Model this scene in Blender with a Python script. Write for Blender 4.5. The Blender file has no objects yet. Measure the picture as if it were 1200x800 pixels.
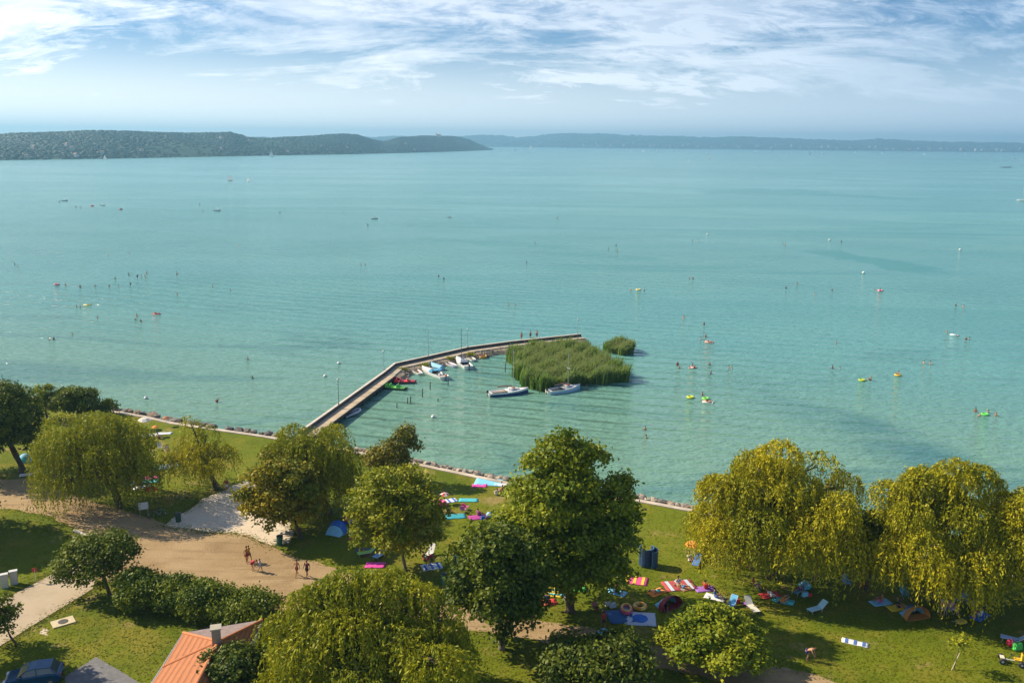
import bpy, bmesh, math, random
import numpy as np
from mathutils import Vector, Matrix
from mathutils.geometry import tessellate_polygon
R = math.radians
random.seed(7)
scene = bpy.context.scene
C = scene.collection

# ------------------------------------------------------------------ camera
CAM = Vector((0.0, 0.0, 41.0)); F = 1039.0; PITCH = 12.59; ROLL = 0.57
cam_data = bpy.data.cameras.new('camera'); cam = bpy.data.objects.new('camera', cam_data)
C.objects.link(cam); scene.camera = cam
cam_data.sensor_width = 36.0; cam_data.lens = 36.0 * F / 1200.0
cam_data.clip_start = 0.5; cam_data.clip_end = 60000.0
MROT = Matrix.Rotation(R(90 - PITCH), 3, 'X') @ Matrix.Rotation(R(ROLL), 3, 'Z')
cam.matrix_world = Matrix.Translation(CAM) @ MROT.to_4x4()

# ------------------------------------------------------------------ light
SUN_EL = 37.0
SUN_AZ = 73.0                       # degrees from +Y towards -X
sd = Vector((-math.sin(R(SUN_AZ)) * math.cos(R(SUN_EL)), math.cos(R(SUN_AZ)) * math.cos(R(SUN_EL)), math.sin(R(SUN_EL))))
sun_data = bpy.data.lights.new('sun', 'SUN'); sun_data.energy = 5.0; sun_data.angle = R(0.55)
sun_data.color = (1.0, 0.87, 0.66)
sun = bpy.data.objects.new('sun', sun_data); C.objects.link(sun)
sun.rotation_euler = sd.to_track_quat('Z', 'Y').to_euler(); sun.location = (0, 0, 300)

world = bpy.data.worlds.new('World'); scene.world = world; world.use_nodes = True
wn = world.node_tree.nodes; wl = world.node_tree.links; wn.clear()
def N(nt, typ, **kw):
    n = nt.nodes.new(typ)
    for k, v in kw.items():
        if k == 'inp':
            for a, b in v.items(): n.inputs[a].default_value = b
        else: setattr(n, k, v)
    return n
wt = world.node_tree
def wmath(op, a, b=None, c=None, clamp=False):
    n = N(wt, 'ShaderNodeMath', operation=op, use_clamp=clamp)
    for i, s in enumerate((a, b, c)):
        if s is None: continue
        if isinstance(s, (int, float)): n.inputs[i].default_value = s
        else: wl.new(s, n.inputs[i])
    return n.outputs[0]
sky = N(wt, 'ShaderNodeTexSky', sky_type='NISHITA', sun_disc=False, sun_elevation=R(SUN_EL), sun_rotation=R(-SUN_AZ),
        altitude=120.0, air_density=1.0, dust_density=0.35, ozone_density=2.5)
tc = N(wt, 'ShaderNodeTexCoord'); sep = N(wt, 'ShaderNodeSeparateXYZ'); wl.new(tc.outputs['Generated'], sep.inputs[0])
zpos = wmath('MAXIMUM', sep.outputs[2], 0.0)
den = wmath('ADD', zpos, 0.30)
cx = wmath('DIVIDE', sep.outputs[0], den); cy = wmath('DIVIDE', sep.outputs[1], den)
cmb = N(wt, 'ShaderNodeCombineXYZ'); wl.new(cx, cmb.inputs[0]); wl.new(cy, cmb.inputs[1])
def cloud_layer(scale, loc, rot, stretch, detail, rough, dist, lo, hi):
    mp = N(wt, 'ShaderNodeMapping'); wl.new(cmb.outputs[0], mp.inputs[0])
    mp.inputs['Location'].default_value = loc; mp.inputs['Rotation'].default_value = (0, 0, R(rot)); mp.inputs['Scale'].default_value = stretch
    nz = N(wt, 'ShaderNodeTexNoise', noise_dimensions='2D', inp={'Scale': scale, 'Detail': detail, 'Roughness': rough, 'Distortion': dist})
    wl.new(mp.outputs[0], nz.inputs['Vector'])
    mr = N(wt, 'ShaderNodeMapRange', interpolation_type='SMOOTHSTEP', inp={'From Min': lo, 'From Max': hi})
    wl.new(nz.outputs[0], mr.inputs[0]); return mr.outputs[0]
c1 = cloud_layer(2.2, (3.1, 1.7, 0), -8, (0.6, 1.25, 1), 14, 0.66, 0.30, 0.36, 0.60)
c2 = cloud_layer(8.0, (7.7, 4.2, 0), 10, (0.6, 1.3, 1), 12, 0.72, 0.4, 0.40, 0.62)
c3 = cloud_layer(1.0, (1.3, 9.2, 0), 25, (0.8, 1.2, 1), 5, 0.5, 0.2, 0.35, 0.62)
cl = wmath('ADD', wmath('MULTIPLY', c1, 0.74), wmath('MULTIPLY', c2, wmath('ADD', wmath('MULTIPLY', c3, 0.5), 0.12)), clamp=True)
fade = N(wt, 'ShaderNodeMapRange', interpolation_type='SMOOTHSTEP', inp={'From Min': 0.0, 'From Max': 0.05})
wl.new(sep.outputs[2], fade.inputs[0])
thin = wmath('MINIMUM', wmath('DIVIDE', 0.14, wmath('ADD', zpos, 0.10)), 1.0)   # thin cloud: more opaque the flatter one looks through it
veil = N(wt, 'ShaderNodeMapRange', interpolation_type='SMOOTHSTEP', inp={'From Min': 0.0, 'From Max': 0.12, 'To Min': 0.92, 'To Max': 0.0}); wl.new(zpos, veil.inputs[0])
clf = wmath('MAXIMUM', wmath('MULTIPLY', wmath('MULTIPLY', cl, fade.outputs[0]), thin), veil.outputs[0])
# clouds scatter forward: whiter towards the sun, bluer away from it
dt = N(wt, 'ShaderNodeVectorMath', operation='DOT_PRODUCT'); wl.new(tc.outputs['Generated'], dt.inputs[0]); dt.inputs[1].default_value = sd
fw = N(wt, 'ShaderNodeMapRange', inp={'From Min': -0.25, 'From Max': 0.60}); wl.new(dt.outputs['Value'], fw.inputs[0])
ccol = N(wt, 'ShaderNodeMix', data_type='RGBA'); wl.new(fw.outputs[0], ccol.inputs['Factor'])
ccol.inputs['A'].default_value = (8.6, 10.9, 14.0, 1); ccol.inputs['B'].default_value = (21.0, 20.6, 20.0, 1)
tintn = N(wt, 'ShaderNodeMix', data_type='RGBA', blend_type='MULTIPLY'); tintn.inputs['Factor'].default_value = 1.0
wl.new(sky.outputs[0], tintn.inputs['A']); tintn.inputs['B'].default_value = (0.72, 1.02, 1.38, 1)
mixc = N(wt, 'ShaderNodeMix', data_type='RGBA'); wl.new(clf, mixc.inputs['Factor'])
wl.new(tintn.outputs['Result'], mixc.inputs['A']); wl.new(ccol.outputs['Result'], mixc.inputs['B'])
bg = N(wt, 'ShaderNodeBackground', inp={'Strength': 0.055}); wl.new(mixc.outputs['Result'], bg.inputs[0])
wo = N(wt, 'ShaderNodeOutputWorld'); wl.new(bg.outputs[0], wo.inputs[0])

vs = scene.view_settings
vs.view_transform = 'Standard'; vs.look = 'None'; vs.exposure = 0.52; vs.gamma = 1.0; vs.use_curve_mapping = False
cy_ = scene.cycles
cy_.use_denoising = True; cy_.max_bounces = 6; cy_.diffuse_bounces = 1; cy_.glossy_bounces = 2; cy_.transmission_bounces = 4
cy_.transparent_max_bounces = 6; cy_.volume_bounces = 0; cy_.sample_clamp_indirect = 4.0

# ------------------------------------------------------------------ pixel helpers
LZ = 0.9                            # level of the lawn above the lake
def ray(u, v):
    return MROT @ Vector(((u - 600.0) / F, -(v - 400.0) / F, -1.0))
def P(u, v, z=LZ):
    d = ray(u, v)
    if d.z > -1e-4: d.z = -1e-4
    t = (z - CAM.z) / d.z
    return CAM + d * t
def mpp(p):                          # metres per photo pixel at a point
    return ((p - CAM) @ (MROT @ Vector((0, 0, -1)))) / F
def z_at(u, v, p):                   # height above p's spot seen at pixel row v
    d = ray(u, v); rng = math.hypot(p.x - CAM.x, p.y - CAM.y)
    return CAM.z + d.z / math.hypot(d.x, d.y) * rng

# ------------------------------------------------------------------ materials
_mc = {}
def mat(col, rough=0.7, var=0.12, scale=6.0, metal=0.0, spec=0.4, name=None, bump=0.0, trans=0.0):
    key = (tuple(col), rough, var, scale, metal, spec, name, bump, trans)
    if key in _mc: return _mc[key]
    m = bpy.data.materials.new(name or 'paint'); m.use_nodes = True; nt = m.node_tree
    b = nt.nodes['Principled BSDF']; b.inputs['Roughness'].default_value = rough; b.inputs['Metallic'].default_value = metal
    b.inputs['Specular IOR Level'].default_value = spec
    t = N(nt, 'ShaderNodeTexCoord'); nz = N(nt, 'ShaderNodeTexNoise', inp={'Scale': scale, 'Detail': 4})
    nt.links.new(t.outputs['Object'], nz.inputs['Vector'])
    mr = N(nt, 'ShaderNodeMapRange', inp={'From Min': .25, 'From Max': .75, 'To Min': 1 - var, 'To Max': 1 + var}); nt.links.new(nz.outputs[0], mr.inputs[0])
    mx = N(nt, 'ShaderNodeMix', data_type='RGBA', blend_type='MULTIPLY'); mx.inputs['Factor'].default_value = 1
    mx.inputs['A'].default_value = (*col, 1); nt.links.new(mr.outputs[0], mx.inputs['B']); nt.links.new(mx.outputs['Result'], b.inputs['Base Color'])
    if bump:
        bp = N(nt, 'ShaderNodeBump', inp={'Strength': bump, 'Distance': 0.05}); nt.links.new(nz.outputs[0], bp.inputs['Height']); nt.links.new(bp.outputs[0], b.inputs['Normal'])
    _mc[key] = m; return m
def leaf_mat(a, b_, trans=0.3):
    m = bpy.data.materials.new('leaves'); m.use_nodes = True; nt = m.node_tree; nt.nodes.clear()
    at = N(nt, 'ShaderNodeAttribute', attribute_name='tint')
    mx = N(nt, 'ShaderNodeMix', data_type='RGBA'); nt.links.new(at.outputs['Fac'], mx.inputs['Factor'])
    mx.inputs['A'].default_value = (*a, 1); mx.inputs['B'].default_value = (*b_, 1)
    d = N(nt, 'ShaderNodeBsdfPrincipled', inp={'Roughness': 0.55, 'Specular IOR Level': 0.25}); nt.links.new(mx.outputs['Result'], d.inputs['Base Color'])
    t = N(nt, 'ShaderNodeBsdfTranslucent'); nt.links.new(mx.outputs['Result'], t.inputs[0])
    ms = N(nt, 'ShaderNodeMixShader'); ms.inputs[0].default_value = trans; nt.links.new(d.outputs[0], ms.inputs[1]); nt.links.new(t.outputs[0], ms.inputs[2])
    o = N(nt, 'ShaderNodeOutputMaterial'); nt.links.new(ms.outputs[0], o.inputs[0]); return m

# ------------------------------------------------------------------ mesh builder
class MB:
    def __init__(s): s.v = []; s.f = []
    def add(s, vs, fs):
        k = len(s.v); s.v += [tuple(x) for x in vs]; s.f += [tuple(i + k for i in f) for f in fs]; return s
    def box(s, c, d, rz=0.0, taper=1.0):
        x, y, z = d[0] / 2, d[1] / 2, d[2] / 2; vs = []; cr, sr = math.cos(rz), math.sin(rz)
        for k, (sx, sy, sz) in enumerate([(-1, -1, -1), (1, -1, -1), (1, 1, -1), (-1, 1, -1), (-1, -1, 1), (1, -1, 1), (1, 1, 1), (-1, 1, 1)]):
            t = taper if sz > 0 else 1.0; a, b = sx * x * t, sy * y * t
            vs.append((c[0] + a * cr - b * sr, c[1] + a * sr + b * cr, c[2] + sz * z))
        return s.add(vs, [(3, 2, 1, 0), (4, 5, 6, 7), (0, 1, 5, 4), (1, 2, 6, 5), (2, 3, 7, 6), (3, 0, 4, 7)])
    def tube(s, path, rad, seg=6, cap=True, flat=1.0):
        path = [Vector(p) for p in path]
        if isinstance(rad, (int, float)): rad = [rad] * len(path)
        vs = []; fs = []
        for i, p in enumerate(path):
            t = (path[min(i + 1, len(path) - 1)] - path[max(i - 1, 0)]).normalized()
            a = t.orthogonal().normalized() if abs(t.z) > 0.95 else Vector((0, 0, 1)).cross(t).normalized()
            if abs(t.z) > 0.95: a = Vector((1, 0, 0)); a = (a - t * a.dot(t)).normalized()
            b = t.cross(a)
            for k in range(seg):
                an = 2 * math.pi * k / seg; vs.append(p + a * math.cos(an) * rad[i] + b * math.sin(an) * rad[i] * flat)
        for i in range(len(path) - 1):
            for k in range(seg): fs.append((i * seg + k, i * seg + (k + 1) % seg, (i + 1) * seg + (k + 1) % seg, (i + 1) * seg + k))
        if cap: fs.append(tuple(range(seg))[::-1]); fs.append(tuple((len(path) - 1) * seg + k for k in range(seg)))
        return s.add(vs, fs)
    def ellip(s, c, r, seg=10, rings=6, z0=-1.0, z1=1.0):
        vs = []; fs = []; a0, a1 = math.asin(z0), math.asin(z1)
        for i in range(rings + 1):
            a = a0 + (a1 - a0) * i / rings
            for k in range(seg):
                t = 2 * math.pi * k / seg; vs.append((c[0] + r[0] * math.cos(a) * math.cos(t), c[1] + r[1] * math.cos(a) * math.sin(t), c[2] + r[2] * math.sin(a)))
        for i in range(rings):
            for k in range(seg): fs.append((i * seg + k, i * seg + (k + 1) % seg, (i + 1) * seg + (k + 1) % seg, (i + 1) * seg + k))
        fs.append(tuple(range(seg))[::-1]); fs.append(tuple(rings * seg + k for k in range(seg)))
        return s.add(vs, fs)
    def lathe(s, prof, c=(0, 0, 0), seg=12):
        vs = []; fs = []
        for r, z in prof:
            for k in range(seg):
                t = 2 * math.pi * k / seg; vs.append((c[0] + r * math.cos(t), c[1] + r * math.sin(t), c[2] + z))
        for i in range(len(prof) - 1):
            for k in range(seg): fs.append((i * seg + k, i * seg + (k + 1) % seg, (i + 1) * seg + (k + 1) % seg, (i + 1) * seg + k))
        fs.append(tuple(range(seg))[::-1]); fs.append(tuple((len(prof) - 1) * seg + k for k in range(seg)))
        return s.add(vs, fs)
    def torus(s, c, Rr, r, axis='Z', seg=16, rs=8, a0=0.0, a1=360.0):
        vs = []; fs = []; closed = abs(a1 - a0) >= 359.9; n = seg if closed else seg + 1
        for i in range(n):
            t = R(a0) + R(a1 - a0) * i / seg
            for k in range(rs):
                p = 2 * math.pi * k / rs; q = Rr + r * math.cos(p); x, y, z = q * math.cos(t), q * math.sin(t), r * math.sin(p)
                if axis == 'X': x, y, z = z, x, y
                elif axis == 'Y': x, y, z = x, z, y
                vs.append((c[0] + x, c[1] + y, c[2] + z))
        for i in range(seg):
            j = (i + 1) % n
            for k in range(rs): fs.append((i * rs + k, j * rs + k, j * rs + (k + 1) % rs, i * rs + (k + 1) % rs))
        return s.add(vs, fs)
    def prism(s, pts, z0, z1):
        n = len(pts); vs = [(p[0], p[1], z0) for p in pts] + [(p[0], p[1], z1) for p in pts]
        return s.add(vs, [tuple(range(n))[::-1], tuple(range(n, 2 * n))] + [(i, (i + 1) % n, (i + 1) % n + n, i + n) for i in range(n)])
    def mesh(s, name, smooth=False):
        me = bpy.data.meshes.new(name); me.from_pydata(s.v, [], s.f); me.update()
        if smooth: me.polygons.foreach_set('use_smooth', [True] * len(me.polygons))
        return me
    def build(s, name, m, parent=None, smooth=False):
        return link(name, s.mesh(name, smooth), m, parent)
def link(name, me, m, parent=None):
    o = bpy.data.objects.new(name, me); C.objects.link(o)
    if m is not None:
        if not me.materials: me.materials.append(m)
        else:
            o.material_slots[0].link = 'OBJECT'; o.material_slots[0].material = m
    if parent is not None: o.parent = parent
    return o
def tag(o, label=None, cat=None, group=None, kind=None):
    if label: o['label'] = label
    if cat: o['category'] = cat
    if group: o['group'] = group
    if kind: o['kind'] = kind
    return o
def thing(name, label, cat, loc=(0, 0, 0), rz=0.0, group=None, scale=1.0):
    o = bpy.data.objects.new(name, None); C.objects.link(o); o.empty_display_size = 0.3
    o.location = loc; o.rotation_euler = (0, 0, R(rz)); o.scale = (scale,) * 3
    return tag(o, label, cat, group)
def quads_mesh(name, V, tint, smooth=False):
    V = np.asarray(V, dtype=np.float32); n = len(V); k = V.shape[1]
    me = bpy.data.meshes.new(name)
    me.vertices.add(n * k); me.vertices.foreach_set('co', V.reshape(-1))
    me.loops.add(n * k); me.loops.foreach_set('vertex_index', np.arange(n * k, dtype=np.int32))
    me.polygons.add(n); me.polygons.foreach_set('loop_start', np.arange(0, n * k, k, dtype=np.int32))
    me.update(calc_edges=True)
    a = me.attributes.new('tint', 'FLOAT', 'FACE'); a.data.foreach_set('value', np.asarray(tint, dtype=np.float32))
    return me
def sheet_mesh(name, pts, z):
    tris = tessellate_polygon([[Vector((p[0], p[1], 0)) for p in pts]])
    me = bpy.data.meshes.new(name); fs = []
    for t in tris:
        a, b, c = (pts[i] for i in t)
        cr = (b[0] - a[0]) * (c[1] - a[1]) - (b[1] - a[1]) * (c[0] - a[0])
        fs.append(tuple(t) if cr > 0 else tuple(t)[::-1])
    me.from_pydata([(p[0], p[1], z) for p in pts], [], fs); me.update(); return me
def ragged(pts, step=1.0, amp=0.35, rng=random.Random(3)):
    out = []; n = len(pts); ph = [rng.uniform(0, 6.28) for _ in range(6)]; s = 0.0
    for i in range(n):
        a, b = Vector(pts[i][:2]), Vector(pts[(i + 1) % n][:2]); L = (b - a).length; k = max(1, int(L / step))
        nr = Vector((-(b - a).y, (b - a).x)).normalized() if L > 1e-6 else Vector((0, 0))
        for j in range(k):
            q = a + (b - a) * (j / k); s += L / k
            d = amp * (math.sin(s * .45 + ph[0]) * .5 + math.sin(s * 1.1 + ph[1]) * .35 + math.sin(s * 2.7 + ph[2]) * .25 + rng.uniform(-.3, .3))
            out.append(tuple(q + nr * d))
    return out
def inside(poly, X, Y):
    poly = np.array([(p[0], p[1]) for p in poly]); res = np.zeros(len(X), bool); j = len(poly) - 1
    for i in range(len(poly)):
        xi, yi = poly[i]; xj, yj = poly[j]
        if yi != yj:
            res ^= ((yi > Y) != (yj > Y)) & (X < (xj - xi) * (Y - yi) / (yj - yi) + xi)
        j = i
    return res

# ================================================================== SETTING
# ---- water
def water_material():
    m = bpy.data.materials.new('lake_water'); m.use_nodes = True; nt = m.node_tree; L = nt.links
    b = nt.nodes['Principled BSDF']; b.inputs['IOR'].default_value = 1.33; b.inputs['Specular IOR Level'].default_value = 0.5
    g = N(nt, 'ShaderNodeNewGeometry'); pos = g.outputs['Position']
    def noise(scale, stretch, rot, det=4, rough=.55, dist=0.0, loc=(0, 0, 0)):
        mp = N(nt, 'ShaderNodeMapping'); L.new(pos, mp.inputs[0]); mp.inputs['Scale'].default_value = stretch; mp.inputs['Rotation'].default_value = (0, 0, R(rot)); mp.inputs['Location'].default_value = loc
        nz = N(nt, 'ShaderNodeTexNoise', noise_dimensions='2D', inp={'Scale': scale, 'Detail': det, 'Roughness': rough, 'Distortion': dist}); L.new(mp.outputs[0], nz.inputs['Vector']); return nz.outputs[0]
    def rng(s, a, b_, c=0.0, d=1.0, sm=True):
        r = N(nt, 'ShaderNodeMapRange', inp={'From Min': a, 'From Max': b_, 'To Min': c, 'To Max': d})
        if sm: r.interpolation_type = 'SMOOTHSTEP'
        L.new(s, r.inputs[0]); return r.outputs[0]
    def mth(op, a, b_=None):
        n = N(nt, 'ShaderNodeMath', operation=op)
        for i, s in enumerate((a, b_)):
            if s is None: continue
            if isinstance(s, (int, float)): n.inputs[i].default_value = s
            else: L.new(s, n.inputs[i])
        return n.outputs[0]
    def mixc(f, a, b_):
        x = N(nt, 'ShaderNodeMix', data_type='RGBA')
        if isinstance(f, float): x.inputs['Factor'].default_value = f
        else: L.new(f, x.inputs['Factor'])
        for s, nm in ((a, 'A'), (b_, 'B')):
            if isinstance(s, tuple): x.inputs[nm].default_value = (*s, 1)
            else: L.new(s, x.inputs[nm])
        return x.outputs['Result']
    sp = N(nt, 'ShaderNodeSeparateXYZ'); L.new(pos, sp.inputs[0])
    # shallows (sandy green) to open lake (turquoise) by distance from the bank, which runs obliquely
    off = mth('ADD', sp.outputs[1], mth('MULTIPLY', sp.outputs[0], 0.30))
    shallow = rng(off, 112.0, 210.0, 1.0, 0.0)
    patch = noise(0.02, (1, 1.6, 1), 10, 4)
    col = mixc(rng(patch, .3, .7), (0.105, 0.325, 0.310), (0.130, 0.360, 0.330))
    col = mixc(mth('MULTIPLY', shallow, 0.9), col, (0.170, 0.318, 0.222))
    weed = mth('MULTIPLY', rng(noise(0.022, (0.6, 2.2, 1), -24, 5, .6, .6, (3, 8, 0)), .53, .66), rng(off, 130, 270, 0.55, 0.0))
    wa, wb = P(840, 448, 0), P(1190, 584, 0); wd_ = (wb - wa).normalized()      # a weed bed lies along this line
    dd_ = mth('ADD', mth('MULTIPLY', sp.outputs[0], -wd_.y), mth('MULTIPLY', sp.outputs[1], wd_.x)); dd_ = mth('SUBTRACT', dd_, -wa.x * wd_.y + wa.y * wd_.x)
    dd_ = mth('ADD', dd_, mth('MULTIPLY', mth('SUBTRACT', noise(0.03, (1, 1, 1), 0, 3), .5), 26.0))
    bed = mth('MULTIPLY', rng(mth('ABSOLUTE', dd_), 2.0, 10.0, 1.0, 0.0), rng(sp.outputs[0], wa.x - 5, wa.x + 25))
    bed = mth('MULTIPLY', bed, rng(noise(0.10, (1, 1, 1), 0, 4, .6), .30, .60, .35, .9))
    weed = mth('MAXIMUM', weed, bed)
    col = mixc(weed, col, (0.05, 0.175, 0.175))
    deep = rng(noise(0.0042, (0.35, 1.6, 1), 6, 3, .5, .7, (21, 3, 0)), .49, .53)
    far = rng(off, 300, 480)
    # slicks: calmer lanes of water
    slick = mth('MULTIPLY', deep, far)
    streak = rng(noise(0.011, (0.28, 2.4, 1), -4, 3, .5, .5, (5, 1, 0)), .57, .68)
    calm = mth('MAXIMUM', mth('MULTIPLY', slick, 0.45), mth('MULTIPLY', streak, rng(off, 200, 300, 0, .7)))
    def lane(a_, b_, width, wob, amt):           # smooth lanes of water between two spots on the lake
        a_, b_ = P(*a_, 0), P(*b_, 0); ln_ = (b_ - a_).length; t_ = (b_ - a_).normalized()
        dd2 = mth('SUBTRACT', mth('ADD', mth('MULTIPLY', sp.outputs[0], -t_.y), mth('MULTIPLY', sp.outputs[1], t_.x)), -a_.x * t_.y + a_.y * t_.x)
        al = mth('SUBTRACT', mth('ADD', mth('MULTIPLY', sp.outputs[0], t_.x), mth('MULTIPLY', sp.outputs[1], t_.y)), a_.x * t_.x + a_.y * t_.y)
        dd2 = mth('ADD', dd2, mth('MULTIPLY', mth('SUBTRACT', noise(1.6 / width / wob, (1, 1, 1), 0, 4, .6), .5), width * 2.4))
        e_ = mth('MULTIPLY', rng(al, -.05 * ln_, .18 * ln_), rng(al, .75 * ln_, 1.05 * ln_, 1, 0))
        return mth('MULTIPLY', mth('MULTIPLY', rng(mth('ABSOLUTE', dd2), width * .55, width, 1, 0), e_), amt)
    for args in (((945, 291), (1125, 325), 11.0, 3.0, 1.0), ((820, 222), (1130, 236), 60.0, 2.0, .9), ((700, 196), (1010, 208), 120.0, 2.0, .6), ((470, 278), (700, 292), 10.0, 3.0, .6), ((600, 294), (800, 306), 7.0, 3.0, .55), ((980, 184), (1230, 190), 260.0, 2.0, .7)):
        calm = mth('MAXIMUM', calm, lane(*args))
    col = mixc(mth('MULTIPLY', calm, 0.9), col, (0.050, 0.245, 0.230))  # weaker sky reflection of the lanes is put into the base colour
    L.new(col, b.inputs['Base Color'])
    L.new(mth('SUBTRACT', 0.5, mth('MULTIPLY', calm, 0.42)), b.inputs['Specular IOR Level'])
    # waves
    def wave(scale, rot, dist, dscale, stretch=(1, 1, 1)):
        mp = N(nt, 'ShaderNodeMapping'); L.new(pos, mp.inputs[0]); mp.inputs['Rotation'].default_value = (0, 0, R(rot)); mp.inputs['Scale'].default_value = stretch
        w = N(nt, 'ShaderNodeTexWave', wave_type='BANDS', bands_direction='Y', wave_profile='SIN', inp={'Scale': scale, 'Distortion': dist, 'Detail': 2.0, 'Detail Scale': dscale})
        L.new(mp.outputs[0], w.inputs['Vector']); return w.outputs[0]
    swell = mth('ADD', wave(0.075, 9, 3.2, 0.3), mth('MULTIPLY', wave(0.13, 16, 3.5, 0.5), 0.6))
    chop = noise(0.75, (0.6, 1.5, 1), 14, 3, .6)
    chop2 = noise(2.6, (0.6, 1.3, 1), 20, 2, .5)
    grp = rng(noise(0.015, (0.5, 1.0, 1), 10, 2, .5, 0, (9, 9, 0)), .35, .65, .35, 1.0)
    h = mth('ADD', mth('MULTIPLY', mth('MULTIPLY', swell, grp), 0.55), mth('ADD', mth('MULTIPLY', chop, 0.44), mth('MULTIPLY', chop2, 0.09)))
    bp = N(nt, 'ShaderNodeBump', inp={'Distance': 1.0}); L.new(h, bp.inputs['Height'])
    L.new(mth('MULTIPLY', mth('SUBTRACT', 1.0, mth('MULTIPLY', calm, 0.6)), rng(off, 180, 1100, .95, .22)), bp.inputs['Strength'])
    L.new(bp.outputs[0], b.inputs['Normal'])
    L.new(rng(off, 120, 900, 0.10, 0.22, False), b.inputs['Roughness'])
    return m
wm = MB(); wm.add([(-11000, -400, 0), (11000, -400, 0), (11000, 13500, 0), (-11000, 13500, 0)], [(0, 1, 2, 3)])
tag(wm.build('water', water_material()), 'milky turquoise lake with fine ripples and calmer lanes', kind='structure')

# ---- land
KP = [(-60, 451), (0, 461), (165, 489), (200, 497), (310, 513), (420, 532), (490, 546), (590, 567), (660, 577), (735, 586), (805, 599), (880, 613), (1000, 637), (1200, 680), (1300, 702)]
KL = [P(u, v) for u, v in KP]
d0 = (KL[0] - KL[2]).normalized(); d1 = (KL[-1] - KL[-3]).normalized()
KL = [KL[0] + d0 * 900, KL[0] + d0 * 60] + KL + [KL[-1] + d1 * 60, KL[-1] + d1 * 900]
def offs(line, d):                   # shift a polyline to its lake side
    out = []
    for i, p in enumerate(line):
        t = (line[min(i + 1, len(line) - 1)] - line[max(i - 1, 0)]); n = Vector((-t.y, t.x, 0)).normalized()
        out.append(p + n * d)
    return out
def noise_ground(name, cols, scales, bump=0.4, bscale=4.0, rough=0.95, bdist=0.08):
    m = bpy.data.materials.new(name); m.use_nodes = True; nt = m.node_tree; L = nt.links
    b = nt.nodes['Principled BSDF']; b.inputs['Roughness'].default_value = rough; b.inputs['Specular IOR Level'].default_value = 0.15
    g = N(nt, 'ShaderNodeNewGeometry'); cur = None
    for i, (c, s) in enumerate(zip(cols, scales)):
        if cur is None: cur = c; continue
        nz = N(nt, 'ShaderNodeTexNoise', inp={'Scale': s[0], 'Detail': 6, 'Roughness': .62})
        if len(s) > 4:
            mp = N(nt, 'ShaderNodeMapping'); mp.inputs['Scale'].default_value = s[4]; mp.inputs['Rotation'].default_value = (0, 0, R(s[5])); L.new(g.outputs['Position'], mp.inputs[0]); L.new(mp.outputs[0], nz.inputs['Vector'])
        else: L.new(g.outputs['Position'], nz.inputs['Vector'])
        mr = N(nt, 'ShaderNodeMapRange', interpolation_type='SMOOTHSTEP', inp={'From Min': s[1], 'From Max': s[2], 'To Max': s[3]}); L.new(nz.outputs[0], mr.inputs[0])
        x = N(nt, 'ShaderNodeMix', data_type='RGBA'); L.new(mr.outputs[0], x.inputs['Factor'])
        if isinstance(cur, tuple): x.inputs['A'].default_value = (*cur, 1)
        else: L.new(cur, x.inputs['A'])
        x.inputs['B'].default_value = (*c, 1); cur = x.outputs['Result']
    L.new(cur, b.inputs['Base Color'])
    nz = N(nt, 'ShaderNodeTexNoise', inp={'Scale': bscale, 'Detail': 5, 'Roughness': .7}); L.new(g.outputs['Position'], nz.inputs['Vector'])
    bp = N(nt, 'ShaderNodeBump', inp={'Strength': bump, 'Distance': bdist}); L.new(nz.outputs[0], bp.inputs['Height']); L.new(bp.outputs[0], b.inputs['Normal'])
    return m
GRASS = noise_ground('lawn', [(0.150, 0.180, 0.007), (0.090, 0.130, 0.005), (0.255, 0.210, 0.028), (0.34, 0.25, 0.095), (0.085, 0.110, 0.006)],
                     [0, (0.09, .42, .62, .8), (0.22, .46, .70, .75), (0.33, .57, .70, .8), (2.2, .50, .72, .35)], bump=.8, bscale=5.0, bdist=.12)
land = [(p.x, p.y) for p in KL] + [(1500, -300), (-1500, -300)]
tag(link('ground', sheet_mesh('ground', land[::-1] if False else land, LZ), GRASS), 'sunlit park lawn behind the lake bank', kind='structure')

GRAVEL = noise_ground('gravel', [(0.36, 0.245, 0.125), (0.45, 0.32, 0.175), (0.25, 0.165, 0.08), (0.19, 0.145, 0.06), (0.27, 0.18, 0.09), (0.50, 0.37, 0.22)],
                      [0, (0.10, .40, .62, .9), (0.35, .50, .72, .65), (1.1, .60, .74, .6), (1.0, .52, .66, .6, (.10, 1.0, 1), 12), (0.8, .55, .70, .6, (.12, 1.0, 1), -18)], bump=.9, bscale=6.0, bdist=.09)
SANDM = noise_ground('sand', [(0.66, 0.54, 0.40), (0.72, 0.62, 0.50), (0.45, 0.34, 0.22)], [0, (0.3, .4, .6, .8), (0.8, .58, .74, .6)], bump=.5, bscale=5.0, bdist=.06)
CONC = noise_ground('road_concrete', [(0.50, 0.40, 0.28), (0.43, 0.34, 0.235), (0.56, 0.46, 0.34), (0.27, 0.23, 0.17)],
                    [0, (0.25, .4, .62, .8), (1.2, .5, .7, .5), (0.6, .66, .74, .6)], bump=.2, bscale=20.0, bdist=.02)
GREY = noise_ground('grey_paving', [(0.21, 0.20, 0.20), (0.16, 0.155, 0.155), (0.28, 0.265, 0.25)], [0, (0.5, .4, .6, .8), (2.5, .5, .7, .6)], bump=.3, bscale=14.0, bdist=.03)
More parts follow.
